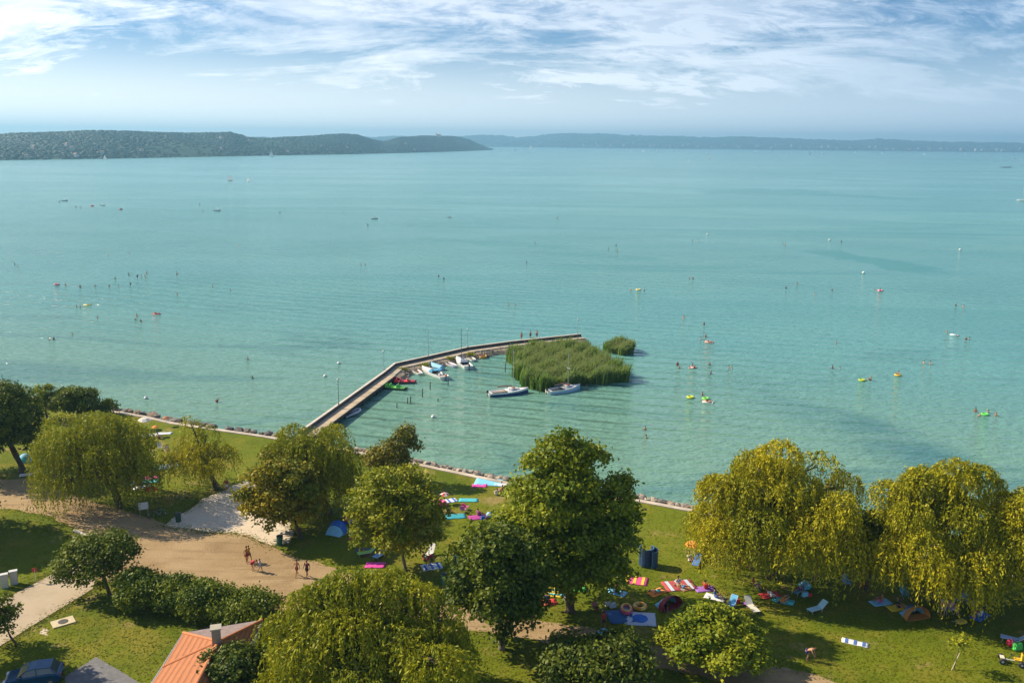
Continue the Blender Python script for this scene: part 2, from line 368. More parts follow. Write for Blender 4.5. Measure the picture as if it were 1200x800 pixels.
gy_px = [(-60, 562), (0, 560), (45, 562), (92, 580), (135, 596), (200, 613), (240, 624), (290, 626), (322, 640), (350, 655), (400, 668), (450, 688), (520, 703), (560, 712), (600, 722), (645, 728), (690, 738),
         (740, 750), (800, 764), (880, 776), (950, 790), (1020, 802), (1100, 820), (1100, 850), (940, 818), (860, 800), (780, 786), (730, 778), (690, 762), (640, 754), (590, 745), (540, 738), (480, 734), (420, 724), (330, 716),
         (290, 706), (255, 698), (210, 686), (165, 676), (130, 682), (104, 678), (94, 658), (108, 636), (92, 624), (60, 606), (25, 596), (-60, 600)]
gravel_poly = ragged([P(u, v).xy for u, v in gy_px], 0.8, 0.45)
tag(link('gravel_path', sheet_mesh('gravel_path', gravel_poly, LZ + .012), GRAVEL), 'tan gravel yard narrowing to a path under the trees', kind='structure')
sand_px = [(188, 616), (215, 600), (250, 580), (270, 570), (300, 558), (330, 560), (345, 600), (338, 636), (318, 640), (290, 628), (250, 622), (215, 618)]
sand_poly = ragged([P(u, v).xy for u, v in sand_px], 0.8, 0.5, random.Random(5))
tag(link('sand_patch', sheet_mesh('sand_patch', sand_poly, LZ + .024), SANDM), 'pale whitish sand patch joining the gravel yard', kind='structure')
road_px = [(-70, 742), (5, 702), (70, 668), (92, 664), (112, 678), (108, 690), (14, 748), (-70, 800)]
road_poly = ragged([P(u, v).xy for u, v in road_px], 1.5, 0.06, random.Random(6))
tag(link('road', sheet_mesh('road', road_poly, LZ + .036), CONC), 'pale concrete access road beside the lawn', kind='structure')
grey_px = [(76, 793), (113, 769), (165, 800), (190, 830), (90, 850)]
tag(link('grey_pavement', sheet_mesh('grey_pavement', ragged([P(u, v).xy for u, v in grey_px], 1.0, 0.05, random.Random(8)), LZ + .012), GREY), 'grey paved corner in dappled shade', kind='structure')

# worn dirt spot and manhole slab beside the road
mh = thing('manhole', 'round dark manhole cover in a pale square concrete slab on the lawn', 'manhole', P(74, 729), 38)
MB().box((0, 0, .04), (1.75, 1.25, .10)).build('slab', mat((.62, .52, .34), .9), mh)
MB().lathe([(.40, .085), (.40, .115), (.36, .12)], seg=20).build('cover', mat((.10, .09, .08), .6), mh)
tag(link('dirt_patch', sheet_mesh('dirt_patch', ragged([P(u, v).xy for u, v in [(44, 741), (52, 734), (59, 738), (55, 745)]], .4, .2), LZ + .010), SANDM), 'bare sandy patch worn into the lawn', kind='structure')

# ---- kerb and stone embankment
KC = mat((.56, .47, .37), .85, .3, .5, name='pale_concrete', bump=.2)
a = offs(KL, 0.05); b = offs(KL, 0.75); kb = MB(); vsx = []; fsx = []
for p, q in zip(a, b): vsx += [(p.x, p.y, LZ + .10), (q.x, q.y, LZ + .10), (p.x, p.y, LZ - .3), (q.x, q.y, LZ - .6)]
for i in range(len(a) - 1):
    k = i * 4; fsx += [(k + 1, k, k + 4, k + 5), (k, k + 2, k + 6, k + 4), (k + 3, k + 1, k + 5, k + 7)]
kb.add(vsx, fsx); tag(kb.build('shore_kerb', KC), 'pale concrete kerb running along the lake bank', kind='structure')
c = offs(KL, 0.7); d = offs(KL, 3.9); eb = MB(); vsx = []; fsx = []
for p, q in zip(c, d): vsx += [(p.x, p.y, LZ + .02), (q.x, q.y, -.6)]
for i in range(len(c) - 1): k = i * 2; fsx.append((k + 1, k, k + 2, k + 3))
eb.add(vsx, fsx)
emb = tag(eb.build('stone_embankment', mat((.20, .165, .12), .95, .4, 2.0, bump=.6, name='wet_bank')), 'sloping bank of loose grey and tan stones at the waterline', kind='structure')
def rock_mesh(seed, name='rock'):
    rg = random.Random(seed); bm = bmesh.new(); bmesh.ops.create_icosphere(bm, subdivisions=1, radius=.5)
    for v in bm.verts: v.co *= rg.uniform(.72, 1.2)
    for v in bm.verts: v.co.z *= .7
    me = bpy.data.meshes.new(name); bm.to_mesh(me); bm.free(); return me
RM = [rock_mesh(i) for i in range(7)]
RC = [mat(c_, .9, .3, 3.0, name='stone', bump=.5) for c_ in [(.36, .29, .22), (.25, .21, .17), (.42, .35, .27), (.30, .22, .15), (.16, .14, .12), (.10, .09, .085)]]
for m_ in RM: m_.materials.append(RC[0])
rr = random.Random(11)
segs = []
for i in range(2, len(KL) - 3): segs.append((KL[i], KL[i + 1]))
def kerb_at(u):                     # kerb point at a pixel column
    for (u0, v0), (u1, v1) in zip(KP, KP[1:]):
        if u0 <= u <= u1:
            f = (u - u0) / (u1 - u0); return P(u, v0 + (v1 - v0) * f), (P(u1, v1) - P(u0, v0)).normalized()
nrk = 0
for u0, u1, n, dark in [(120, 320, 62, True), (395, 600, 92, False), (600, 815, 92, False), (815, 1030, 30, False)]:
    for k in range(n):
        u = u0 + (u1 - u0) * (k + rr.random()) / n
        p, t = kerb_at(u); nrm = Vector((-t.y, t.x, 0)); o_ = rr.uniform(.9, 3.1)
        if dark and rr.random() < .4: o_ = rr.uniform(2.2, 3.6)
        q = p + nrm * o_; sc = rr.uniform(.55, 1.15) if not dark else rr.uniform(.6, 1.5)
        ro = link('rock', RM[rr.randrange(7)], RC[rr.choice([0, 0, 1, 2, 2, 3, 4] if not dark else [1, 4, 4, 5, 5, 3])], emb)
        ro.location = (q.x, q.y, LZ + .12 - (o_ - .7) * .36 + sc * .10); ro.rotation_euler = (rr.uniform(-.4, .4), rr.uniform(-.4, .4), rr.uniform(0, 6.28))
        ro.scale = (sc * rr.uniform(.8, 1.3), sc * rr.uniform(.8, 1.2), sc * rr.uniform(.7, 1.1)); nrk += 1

# ---- grass tufts over the visible lawn
def grass_tufts():
    rg = np.random.default_rng(4); n = 90000
    U = rg.uniform(-30, 1230, n); V = rg.uniform(470, 830, n)
    pts = np.array([tuple(P(u, v)) for u, v in zip(U, V)])
    X, Y = pts[:, 0], pts[:, 1]
    ok = inside(land, X, Y)
    for pl in (gravel_poly, sand_poly, road_poly, [P(u, v).xy for u, v in grey_px]):
        ok &= ~inside(pl, X, Y)
    kk = np.array([(p.x, p.y) for p in offs(KL, -.8)]); ky = np.interp(X, kk[:, 0], kk[:, 1]); ok &= Y < ky
    X, Y = X[ok], Y[ok]; n0 = len(X)
    ex, ey = [], []
    for pl in (gravel_poly, sand_poly, road_poly):
        pa = np.array([(p[0], p[1]) for p in pl]); k = rg.integers(0, len(pa), 5200); f = rg.random((5200, 1)); q = pa[k] * (1 - f) + pa[(k + 1) % len(pa)] * f + rg.normal(0, .38, (5200, 2)); ex.append(q[:, 0]); ey.append(q[:, 1])
    ex, ey = np.concatenate(ex), np.concatenate(ey)
    ok2 = np.ones(len(ex), bool)
    for pl in (gravel_poly, sand_poly, road_poly):    # keep out of the middle of the tracks
        j = inside(pl, ex, ey); ok2 &= ~(j & (rg.random(len(ex)) < .45))
    X, Y = np.concatenate([X, ex[ok2]]), np.concatenate([Y, ey[ok2]]); n = len(X)
    an = rg.uniform(0, 2 * np.pi, n); w = rg.uniform(.03, .08, n); h = rg.uniform(.015, .05, n); lx = rg.normal(0, .11, n); ly = rg.normal(0, .11, n); w[n0:] *= 1.1; h[n0:] *= 1.3
    Q = np.zeros((n, 4, 3)); dx, dy = np.cos(an) * w, np.sin(an) * w
    Q[:, 0] = np.stack([X - dx, Y - dy, np.full(n, LZ - .01)], 1); Q[:, 1] = np.stack([X + dx, Y + dy, np.full(n, LZ - .01)], 1)
    Q[:, 2] = np.stack([X + dx * 1.3 + lx, Y + dy * 1.3 + ly, LZ + h], 1); Q[:, 3] = np.stack([X - dx * 1.3 + lx, Y - dy * 1.3 + ly, LZ + h], 1)
    o = link('grass', quads_mesh('grass', Q, rg.random(n)), leaf_mat((.16, .205, .008), (.27, .265, .018), .5))
    tag(o, 'short grass tufts across the park lawn', 'grass', kind='stuff')
grass_tufts()

# ---- hills across the lake
def hills(name, prof, shore, back, label, wood_n, wood_r, wcol, seed, lcol):
    rg = np.random.default_rng(seed); us = np.linspace(prof[0][0], prof[-1][0], 150); rows = 14
    pv = np.interp(us, [p[0] for p in prof], [p[1] for p in prof]); sv = np.interp(us, [p[0] for p in shore], [p[1] for p in shore])
    vs_, fs_ = [], []; grid = []
    for i, u in enumerate(us):
        s0 = P(u, sv[i], 0.0); dirn = Vector((s0.x, s0.y, 0)).normalized(); D0 = math.hypot(s0.x, s0.y); D1 = D0 + back
        dd = ray(u, pv[i]); zr = max(3.0, CAM.z + dd.z / math.hypot(dd.x, dd.y) * D1 - wood_r * 0.9)
        col_ = []
        for j in range(rows):
            t = j / (rows - 5)
            if t <= 1: z = zr * (t ** 0.8) * (1 + .10 * math.sin(i * .35 + j * .9) * t * (1 - t) * 3) - (1.0 if j == 0 else 0)
            else: z = zr * (1 - .30 * (t - 1) / .44)
            D = D0 + back * t
            col_.append(Vector((dirn.x * D, dirn.y * D, z)))
        grid.append(col_); vs_ += col_
    for i in range(len(us) - 1):
        for j in range(rows - 1): k = i * rows + j; fs_.append((k, k + rows, k + rows + 1, k + 1))
    mb = MB(); mb.add(vs_, fs_)
    tag(mb.build(name, noise_ground(name, lcol, [0, (.012, .42, .60, .9), (.03, .5, .68, .7)], bump=.0), None, True), label, kind='structure')
    # woods: many rough crowns
    ico = bmesh.new(); bmesh.ops.create_icosphere(ico, subdivisions=1, radius=1.0); bv = np.array([v.co[:] for v in ico.verts]); bf = np.array([[v.index for v in f.verts] for f in ico.faces]); ico.free()
    V, T = [], []
    for k in range(wood_n):
        i = rg.integers(0, len(us) - 1); fi = rg.random(); jt = rg.random() ** .8 * (rows - 4.6); j = int(jt); fj = jt - j
        a_ = grid[i][j].lerp(grid[i + 1][j], fi); b2 = grid[i][j + 1].lerp(grid[i + 1][j + 1], fi); p = a_.lerp(b2, fj)
        patch = math.sin(p.x * .011 + 1.3) + math.sin(p.y * .009 + p.x * .004) + rg.normal(0, .7)
        if patch < -1.1: continue
        r = wood_r * rg.uniform(.55, 1.25); q = bv * rg.uniform(.75, 1.2, (len(bv), 1)) * np.array([r * 1.6, r * 1.6, r * .5]) + np.array([p.x, p.y, p.z + r * .25])
        V.append(q); T += [rg.normal(.45, .2)] * len(bf)
    me = bpy.data.meshes.new('hill_wood'); nv = len(bv); k = len(V); me.vertices.add(nv * k); me.vertices.foreach_set('co', np.concatenate(V).astype(np.float32).reshape(-1))
    ls = (bf[None] + (np.arange(k) * nv)[:, None, None]).reshape(-1).astype(np.int32); me.loops.add(len(ls)); me.loops.foreach_set('vertex_index', ls)
    me.polygons.add(len(ls) // 3); me.polygons.foreach_set('loop_start', np.arange(0, len(ls), 3, dtype=np.int32)); me.polygons.foreach_set('use_smooth', [True] * (len(ls) // 3)); me.update(calc_edges=True)
    me.attributes.new('tint', 'FLOAT', 'FACE').data.foreach_set('value', np.clip(T, 0, 1).astype(np.float32))
    o = link('hill_wood', me, leaf_mat(*wcol, .1))
    tag(o, label.split(' ')[0] + ' woodland covering the ' + ('far shore ridge' if 'far' in name else 'wooded peninsula'), 'woodland', kind='stuff')
    return grid
left_prof = [(-60, 158), (0, 157), (20, 155), (47, 154.5), (73, 153.5), (110, 152), (150, 152.5), (187, 154.5), (233, 155), (273, 154), (290, 159), (313, 161.5), (333, 160), (360, 159), (383, 157), (400, 156), (420, 157), (433, 162), (450, 165.5), (467, 160.5), (497, 158.5), (533, 159), (550, 163), (563, 169), (577, 175)]
left_shore = [(-60, 189), (0, 188), (130, 186), (300, 182.8), (400, 181), (450, 180), (520, 178), (577, 176)]
g1 = hills('peninsula_hills', left_prof, left_shore, 620.0, 'green wooded hills of the peninsula across the lake', 19000, 3.6, ((.018, .060, .046), (.030, .078, .050)), 21,  # wood colours shifted bluish to paint in distance haze
           [(.020, .055, .036), (.045, .085, .040), (.016, .045, .032)])
far_prof = [(270, 163), (300, 159.5), (330, 160.5), (433, 159.5), (467, 158.5), (500, 161), (540, 159), (573, 156.5), (587, 158), (608, 160.5), (647, 156), (677, 155), (707, 155.5), (733, 157), (753, 158), (800, 159), (840, 160.5), (860, 159), (900, 160.5), (950, 162.5), (1003, 164), (1030, 161.5), (1053, 163.2), (1100, 165.5), (1200, 166.5), (1270, 167.5)]
far_shore = [(270, 171.2), (600, 172.4), (800, 174.6), (1000, 176.8), (1200, 178.8), (1270, 179.6)]
g2 = hills('far_hills', far_prof, far_shore, 1500.0, 'blue hazy hills along the far shore', 6500, 17.0, ((.014, .040, .028), (.036, .068, .034)), 22,
           [(.020, .050, .036), (.050, .080, .042), (.016, .040, .030)])

# ================================================================== TREES
BARK = mat((.115, .085, .055), .95, .35, 3.0, name='bark', bump=.8)
BARK2 = mat((.23, .19, .14), .95, .3, 3.0, name='pale_bark', bump=.8)
def unit(a): return a / np.maximum(np.linalg.norm(a, axis=-1, keepdims=True), 1e-6)
def leaf_quads(rg, pos, nrm, a, b):
    n = len(pos); t = unit(np.cross(nrm, rg.normal(size=(n, 3)))); s = np.cross(nrm, t)
    a = a[:, None]; b = b[:, None]
    return np.stack([pos - t * a, pos + s * b - t * a * .1, pos + t * a, pos - s * b + t * .1 * a], 1)
def broad(rg, lobes, n, leaf, clump=16, sig=.32, upb=.35):
    lobes = [(np.array(c_), np.array(r_)) for c_, r_ in lobes]
    w = np.array([(r_[0] * r_[1] * r_[2]) ** (2 / 3) for _, r_ in lobes]); w /= w.sum(); nc = max(8, n // clump)
    idx = rg.choice(len(lobes), nc, p=w); D = unit(rg.normal(size=(nc, 3))); D[:, 2] = np.where(D[:, 2] < -.35, -D[:, 2] * .6, D[:, 2]); D = unit(D)
    cc = np.array([l[0] for l in lobes])[idx]; rc = np.array([l[1] for l in lobes])[idx]
    rad = np.where(rg.random(nc) < .72, rg.normal(1.0, .08, nc), rg.uniform(.45, 1.0, nc))[:, None]
    cp = cc + D * rc * rad
    keep = np.ones(nc, bool)
    for l, (c_, r_) in enumerate(lobes):
        q = np.linalg.norm((cp - c_) / r_, axis=1); keep &= ~((q < .62) & (idx != l) & (rg.random(nc) < .8))
    cp, D = cp[keep], D[keep]; nc = len(cp); ctint = rg.normal(.5, .20, nc) + rg.normal(0, .17, len(lobes))[idx[keep]]
    pos = np.repeat(cp, clump, 0) + rg.normal(size=(nc * clump, 3)) * sig * np.array([1, 1, .62]); m = len(pos)
    nrm = unit(np.repeat(D, clump, 0) * .45 + np.array([0, 0, upb]) + rg.normal(size=(m, 3)) * .55)
    sz = leaf * rg.uniform(.65, 1.3, m)
    return leaf_quads(rg, pos, nrm, sz, sz * .62), np.clip(np.repeat(ctint, clump) + rg.normal(0, .16, m), 0, 1)
def willow(rg, lobes, nst, leaf, lmin, lmax, zfloor, out=.5, m=13):
    lobes = [(np.array(c_), np.array(r_)) for c_, r_ in lobes]
    w = np.array([r_[0] * r_[1] for _, r_ in lobes]); w /= w.sum()
    w = w * rg.uniform(.45, 1.5, len(w)); w /= w.sum(); lfac = rg.uniform(.6, 1.5, len(w))
    idx = rg.choice(len(lobes), nst, p=w); D = unit(rg.normal(size=(nst, 3))); D[:, 2] = np.abs(D[:, 2]) * 1.0 - .12; D = unit(D)
    cc = np.array([l[0] for l in lobes])[idx]; rc = np.array([l[1] for l in lobes])[idx]
    p0 = cc + D * rc * rg.uniform(.82, 1.04, nst)[:, None]
    hd = D.copy(); hd[:, 2] = 0; hd = unit(hd + rg.normal(size=(nst, 3)) * np.array([.35, .35, 0])); hd[:, 2] = 0
    Ls = lfac[idx] * rg.uniform(lmin, lmax, nst) * (0.45 + .75 * np.linalg.norm(D[:, :2], axis=1)); t = np.linspace(0, 1, m)
    st = Ls[:, None] * t[None, :]
    rise = .18 * np.sin(np.minimum(t * 5, np.pi))[None, :] * np.ones((nst, 1))
    o_ = out * (1 - np.exp(-3.0 * st / 1.6))
    stray = np.where(rg.random((nst, 1)) < .10, 2.2, 1.0); o_ = o_ * stray
    path = p0[:, None, :] + hd[:, None, :] * (o_ * rg.uniform(.6, 1.4, (nst, 1)))[..., None]
    path[..., 2] += rise - np.maximum(st - .25, 0) * .96
    path[..., :2] += np.cumsum(rg.normal(0, .045, (nst, m, 2)), 1)
    ctint = np.repeat(rg.normal(.5, .20, nst) + rg.normal(0, .20, len(lobes))[idx], m)
    pos = path.reshape(-1, 3); tang = unit(np.gradient(path, axis=1).reshape(-1, 3))
    ok = pos[:, 2] > zfloor + rg.uniform(0, .5, len(pos)); pos, tang, ctint = pos[ok], tang[ok], ctint[ok]; n = len(pos)
    pos = pos + rg.normal(0, .07, (n, 3)); t_ = unit(tang + rg.normal(size=(n, 3)) * .42); s_ = unit(np.cross(t_, rg.normal(size=(n, 3))))
    sz = (leaf * rg.uniform(.7, 1.3, n))[:, None]; wd = sz * rg.uniform(.26, .42, (n, 1))
    Q = np.stack([pos - t_ * sz, pos + s_ * wd, pos + t_ * sz, pos - s_ * wd], 1)
    return Q, np.clip(ctint + rg.normal(0, .14, n), 0, 1)
def trunk_mesh(mb, base, top, r0, lobes, rg, zfork):
    base, top = Vector(base), Vector(top); fork = base.lerp(top, zfork); bend = Vector((rg.normal() * .15, rg.normal() * .15, 0))
    mb.tube([base - Vector((0, 0, .15)), base + Vector((0, 0, .25)), base.lerp(fork, .5) + bend, fork], [r0 * 1.55, r0 * 1.1, r0 * .9, r0 * .78], 8)
    mb.tube([fork, fork.lerp(top, .5) + bend * 2, top], [r0 * .75, r0 * .45, r0 * .10], 6)
    for c_, r_ in lobes:
        c_ = Vector(c_); f = fork.lerp(top, min(.75, max(0.0, (c_.z - fork.z) / max(.1, top.z - fork.z) * .55))); mid = f.lerp(c_, .5) + Vector((rg.normal() * .3, rg.normal() * .3, .35))
        mb.tube([f, mid, c_], [r0 * .45, r0 * .30, r0 * .12], 5)
        for k in range(3):
            e = c_ + Vector((rg.normal(), rg.normal(), rg.normal() * .5 + .2)).normalized() * float(min(r_)) * .85
            mb.tube([mid.lerp(c_, .5), e], [r0 * .16, r0 * .05], 4)
def auto_lobes(rg, c_, r_, n, rs=(.42, .60), flat=1.0):
    out = [(tuple(c_), tuple(np.array(r_) * .5))]
    for k in range(n):
        an = k * 2.399 + rg.uniform(-.4, .4); el = math.asin(-.80 + 1.77 * (k + .5) / n); d = np.array([math.cos(an) * math.cos(el), math.sin(an) * math.cos(el), math.sin(el) * flat])
        s_ = rg.uniform(*rs); out.append((tuple(np.array(c_) + d * np.array(r_) * (1.03 - s_) * rg.uniform(.9, 1.08)), tuple(np.array(r_) * s_ * np.array([1, 1, .78]))))
    return out
LEAF = {
    'willow': leaf_mat((.255, .270, .010), (.560, .480, .014), .26),
    'willow_dark': leaf_mat((.175, .215, .010), (.430, .410, .014), .26),
    'dark': leaf_mat((.055, .095, .007), (.200, .235, .012), .22),
    'mid': leaf_mat((.100, .160, .007), (.350, .370, .012), .26),
    'light': leaf_mat((.165, .215, .009), (.420, .400, .016), .28),
    'orange': leaf_mat((.150, .190, .009), (.440, .330, .016), .26),
    'brown': leaf_mat((.110, .140, .010), (.330, .270, .022), .26),
    'conifer': leaf_mat((.045, .080, .008), (.160, .190, .012), .18),
    'bright': leaf_mat((.165, .235, .010), (.430, .430, .018), .30),
    'hedge': leaf_mat((.060, .110, .008), (.250, .285, .012), .24)}
def tree(name, label, kind, base, box, leafm, n=14000, leaf=.22, lobes=None, nl=9, r0=.28, seed=1, lean=(0, 0), fork=.42, depth=1.0, lmin=1.5, lmax=4.0, clump=16, sig=.34, group=None, top_z=None, bot_z=None, bark=None, cat='tree', up=.35, flat=1.0, rs=(.26, .44), out=.5):
    rg = np.random.default_rng(seed); p = P(*base); u0, u1, v0, v1 = box; uc = (u0 + u1) / 2; s = mpp(p)
    rx = (u1 - u0) / 2 * s; zt = top_z or z_at(uc, v0, p); ds = math.hypot(p.x, p.y)
    pn = P(*base); nearf = (ds - .5 * rx) / ds; pn = Vector((p.x * nearf, p.y * nearf, LZ))
    zb = bot_z if bot_z is not None else max(LZ + .5, z_at(uc, v1, pn)); zb = min(LZ + (zb - LZ) * .35, zt - 1.0)
    cxw = p.x + (uc - base[0]) * s; rz = (zt - zb) / 2; cz = (zt + zb) / 2
    root = thing(name, label, cat, p, 0, group)
    ctr = (cxw - p.x, lean[1], cz - p.z)
    if lobes and kind == 'willow': lobes = [(a_ * 1.10, b_ * 1.10, c_ * 1.06, r1 * .62, r2 * .72) for a_, b_, c_, r1, r2 in lobes] + [(float(rg.uniform(-.75, .75)), float(rg.uniform(-.7, .4)), float(rg.uniform(-.15, .55)), float(rg.uniform(.14, .24)), float(rg.uniform(.14, .22))) for _ in range(9)]
    if lobes: L_ = [((ctr[0] + a_ * rx, ctr[1] + b_ * rx * depth, ctr[2] + c_ * rz), (r1 * rx, r1 * rx * depth, r2 * rz)) for a_, b_, c_, r1, r2 in lobes]
    elif kind == 'willow': L_ = auto_lobes(rg, (ctr[0], ctr[1], ctr[2] + rz * .25), (rx * .92, rx * .85 * depth, rz * .75), int(nl * 2.2), (.20, .40), flat)
    else: L_ = auto_lobes(rg, ctr, (rx, rx * .92 * depth, rz), int(nl * 1.9), rs, flat)
    if kind == 'willow':
        zl = (LZ + .7 - p.z) if bot_z is None else bot_z - p.z; hh = (zt - p.z) - zl; nk = 12 if rx > 5 else 8
        for k in range(nk):
            an = 2 * math.pi * (k + rg.uniform(-.3, .3)) / nk; f = rg.uniform(.66, .84); r1 = rg.uniform(.17, .27) * rx
            L_.append(((ctr[0] + math.cos(an) * rx * f, ctr[1] + math.sin(an) * rx * f * .9 * depth, zl + hh * rg.uniform(.26, .44)), (r1, r1, hh * .09)))
        zb = zl + p.z
    if kind == 'willow': Q, T = willow(rg, L_, int(n * 1.65), leaf * .74, lmin, lmax, max(.35, zb - LZ), out, 15)
    else: Q, T = broad(rg, L_, int(n * 1.7), leaf * .76, clump, sig * .9, up)
    link('crown', quads_mesh('crown', Q, T), LEAF[leafm], root)
    mb = MB(); trunk_mesh(mb, (0, 0, 0), (ctr[0] + lean[0], ctr[1], (cz + rz * .55) - p.z), r0, L_[1:], rg, fork); mb.build('trunk', bark or BARK, root, True)
    return root
# --- left side
tree('broadleaf_tree', 'large dark green tree whose leaning trunk stands at the gravel edge beside the drooping willow', 'broad', (27, 553), (-58, 53, 443, 545), 'dark', 19000, .23, seed=1, r0=.38, nl=12, bot_z=2.2)
tree('shore_tree', 'small round dark green tree on the lake bank behind the beach towels', 'broad', (93, 492), (66, 117, 450, 492), 'dark', 6500, .23, seed=2, nl=6, r0=.2)
tree('shore_tree', 'loose airy light green tree between two dark crowns on the lake bank', 'broad', (55, 490), (38, 74, 449, 486), 'mid', 2600, .20, seed=3, nl=7, r0=.15, sig=.28)
tree('shore_shrub', 'low feathery shrub beside the round dark tree on the lake bank', 'broad', (124, 487), (110, 138, 468, 486), 'dark', 1300, .2, seed=4, nl=5, r0=.08, fork=.2, cat='shrub')
tree('willow_tree', 'weeping willow whose branches hang over towels at the gravel yard', 'willow', (140, 594), (44, 186, 482, 588), 'willow_dark', 1900, .21, seed=5, nl=9, r0=.4, lmin=1.2, lmax=4.4)
tree('willow_tree', 'sparse yellowish willow with dark leaning trunk beside the sand patch', 'willow', (254, 573), (186, 284, 500, 556), 'willow', 520, .20, seed=6, nl=6, r0=.34, lmin=1.0, lmax=3.0, lobes=[(-.1, 0, .35, .5, .55), (-.55, .1, .1, .4, .5), (.45, 0, .15, .42, .5), (.1, .3, .55, .35, .4), (.0, -.3, .2, .4, .45), (-.15, .1, .95, .28, .4)], bot_z=2.2)
tree('broadleaf_tree', 'rounded tree with orange tinged leaves beside the sand patch', 'broad', (352, 630), (284, 378, 532, 622), 'orange', 12500, .23, seed=7, nl=13, rs=(.17, .42), r0=.25, fork=.3, bot_z=1.5)
tree('willow_tree', 'tall green willow behind the orange tinged tree near the pier', 'willow', (385, 602), (312, 427, 494, 600), 'willow_dark', 2000, .21, seed=8, nl=9, r0=.4, lmin=1.0, lmax=3.6)
tree('broadleaf_tree', 'brownish leafed tree on the lake bank right of the pier foot', 'broad', (442, 566), (424, 492, 502, 562), 'brown', 5200, .21, seed=9, nl=8, r0=.2, lobes=[(0, 0, 0, .55, .55), (.45, .1, .55, .35, .4), (.75, .1, .35, .25, .25), (-.4, 0, -.3, .5, .5), (.1, 0, -.5, .55, .5), (.55, .2, .85, .2, .25)])
tree('broadleaf_tree', 'light green tree standing on the lawn amid loungers and bright towels', 'broad', (475, 668), (412, 520, 543, 660), 'light', 10500, .22, seed=10, nl=14, rs=(.15, .40), r0=.16, fork=.35, bark=BARK2, bot_z=1.8)
# --- middle
tree('broadleaf_tree', 'tallest broad leafed tree with pointed top at the middle of the beach lawn', 'broad', (668, 716), (576, 742, 500, 715), 'mid', 27000, .24, seed=11, r0=.36, sig=.38,
     bot_z=1.6, lobes=[(-.03, 0, .90, .12, .09), (-.10, .1, .74, .26, .11), (.16, .0, .76, .20, .09), (-.34, 0, .60, .22, .12), (.36, .1, .66, .20, .11), (.05, .1, .56, .30, .13), (-.12, -.2, .42, .34, .14), (.24, -.1, .38, .24, .12), (-.50, 0, .30, .28, .14), (-.30, -.3, .16, .36, .15), (.74, 0, .36, .17, .13), (.66, -.1, .20, .24, .14), (.84, 0, .04, .16, .13), (.12, -.1, .12, .34, .15), (-.66, -.1, .02, .28, .14), (-.84, 0, -.16, .18, .12), (.60, -.2, -.08, .30, .15), (-.42, -.3, -.16, .36, .15), (.05, -.35, -.14, .36, .15), (.78, 0, -.28, .22, .15), (.42, -.3, -.36, .34, .16), (-.62, 0, -.42, .34, .15), (-.10, -.3, -.46, .40, .16), (.70, -.1, -.55, .26, .15), (.3, -.2, -.66, .36, .15), (0, .4, .1, .5, .4), (0, .3, -.4, .6, .3)])
tree('broadleaf_tree', 'dark green tree with pale trunk beside the gravel path', 'broad', (588, 760), (526, 640, 606, 752), 'dark', 17000, .23, seed=12, nl=14, rs=(.17, .42), r0=.24, bark=BARK2, bot_z=1.3)
tree('willow_tree', 'large yellow green willow above the red tiled roof', 'willow', (425, 835), (312, 552, 668, 830), 'willow_dark', 3500, .22, seed=13, r0=.45, lmin=.9, lmax=3.0, bot_z=1.6,
     lobes=[(-.18, .1, .72, .30, .20), (.12, .1, .66, .34, .20), (.42, .1, .56, .30, .20), (-.48, .05, .50, .30, .2), (.66, 0, .30, .30, .2), (-.72, 0, .18, .28, .2), (-.1, -.2, .42, .45, .22), (.3, -.25, .25, .45, .22), (-.45, -.3, .12, .42, .22), (.02, -.45, .0, .45, .22), (.55, -.4, -.05, .40, .22), (-.6, -.4, -.2, .36, .22), (.25, -.6, -.3, .42, .22), (-.25, -.6, -.35, .42, .22), (.1, .4, .4, .5, .25)])
tree('conifer_tree', 'dense dark green conifer crowding the red tiled roof', 'broad', (284, 838), (228, 322, 758, 850), 'conifer', 11000, .18, seed=14, nl=11, r0=.25, clump=14, sig=.24, bot_z=1.8)
tree('shrub', 'dark shaded shrub beside the gravel path below the beach blankets', 'broad', (700, 812), (630, 768, 748, 815), 'conifer', 9000, .22, seed=15, nl=10, r0=.12, fork=.2, cat='shrub', bot_z=1.1)
tree('broadleaf_tree', 'bright light green tree with feathery upright shoots beside the gravel path', 'broad', (830, 776), (764, 902, 712, 812), 'bright', 14000, .20, seed=16, r0=.16, up=.8, bot_z=1.0, sig=.28,
     lobes=[(-.05, .1, .55, .16, .42), (.18, .1, .45, .18, .42), (-.32, .1, .38, .18, .42), (.42, .1, .18, .20, .42), (-.55, 0, .12, .20, .40), (.05, -.1, .2, .28, .45), (.66, 0, -.12, .20, .36), (-.74, 0, -.18, .18, .34), (-.25, -.25, -.02, .28, .42), (.32, -.25, -.08, .28, .42), (-.5, -.3, -.35, .26, .36), (.05, -.5, -.3, .30, .38), (.55, -.35, -.4, .28, .34), (.0, .4, 0, .45, .5), (-.15, .1, .80, .08, .18), (.30, .1, .70, .08, .2)])
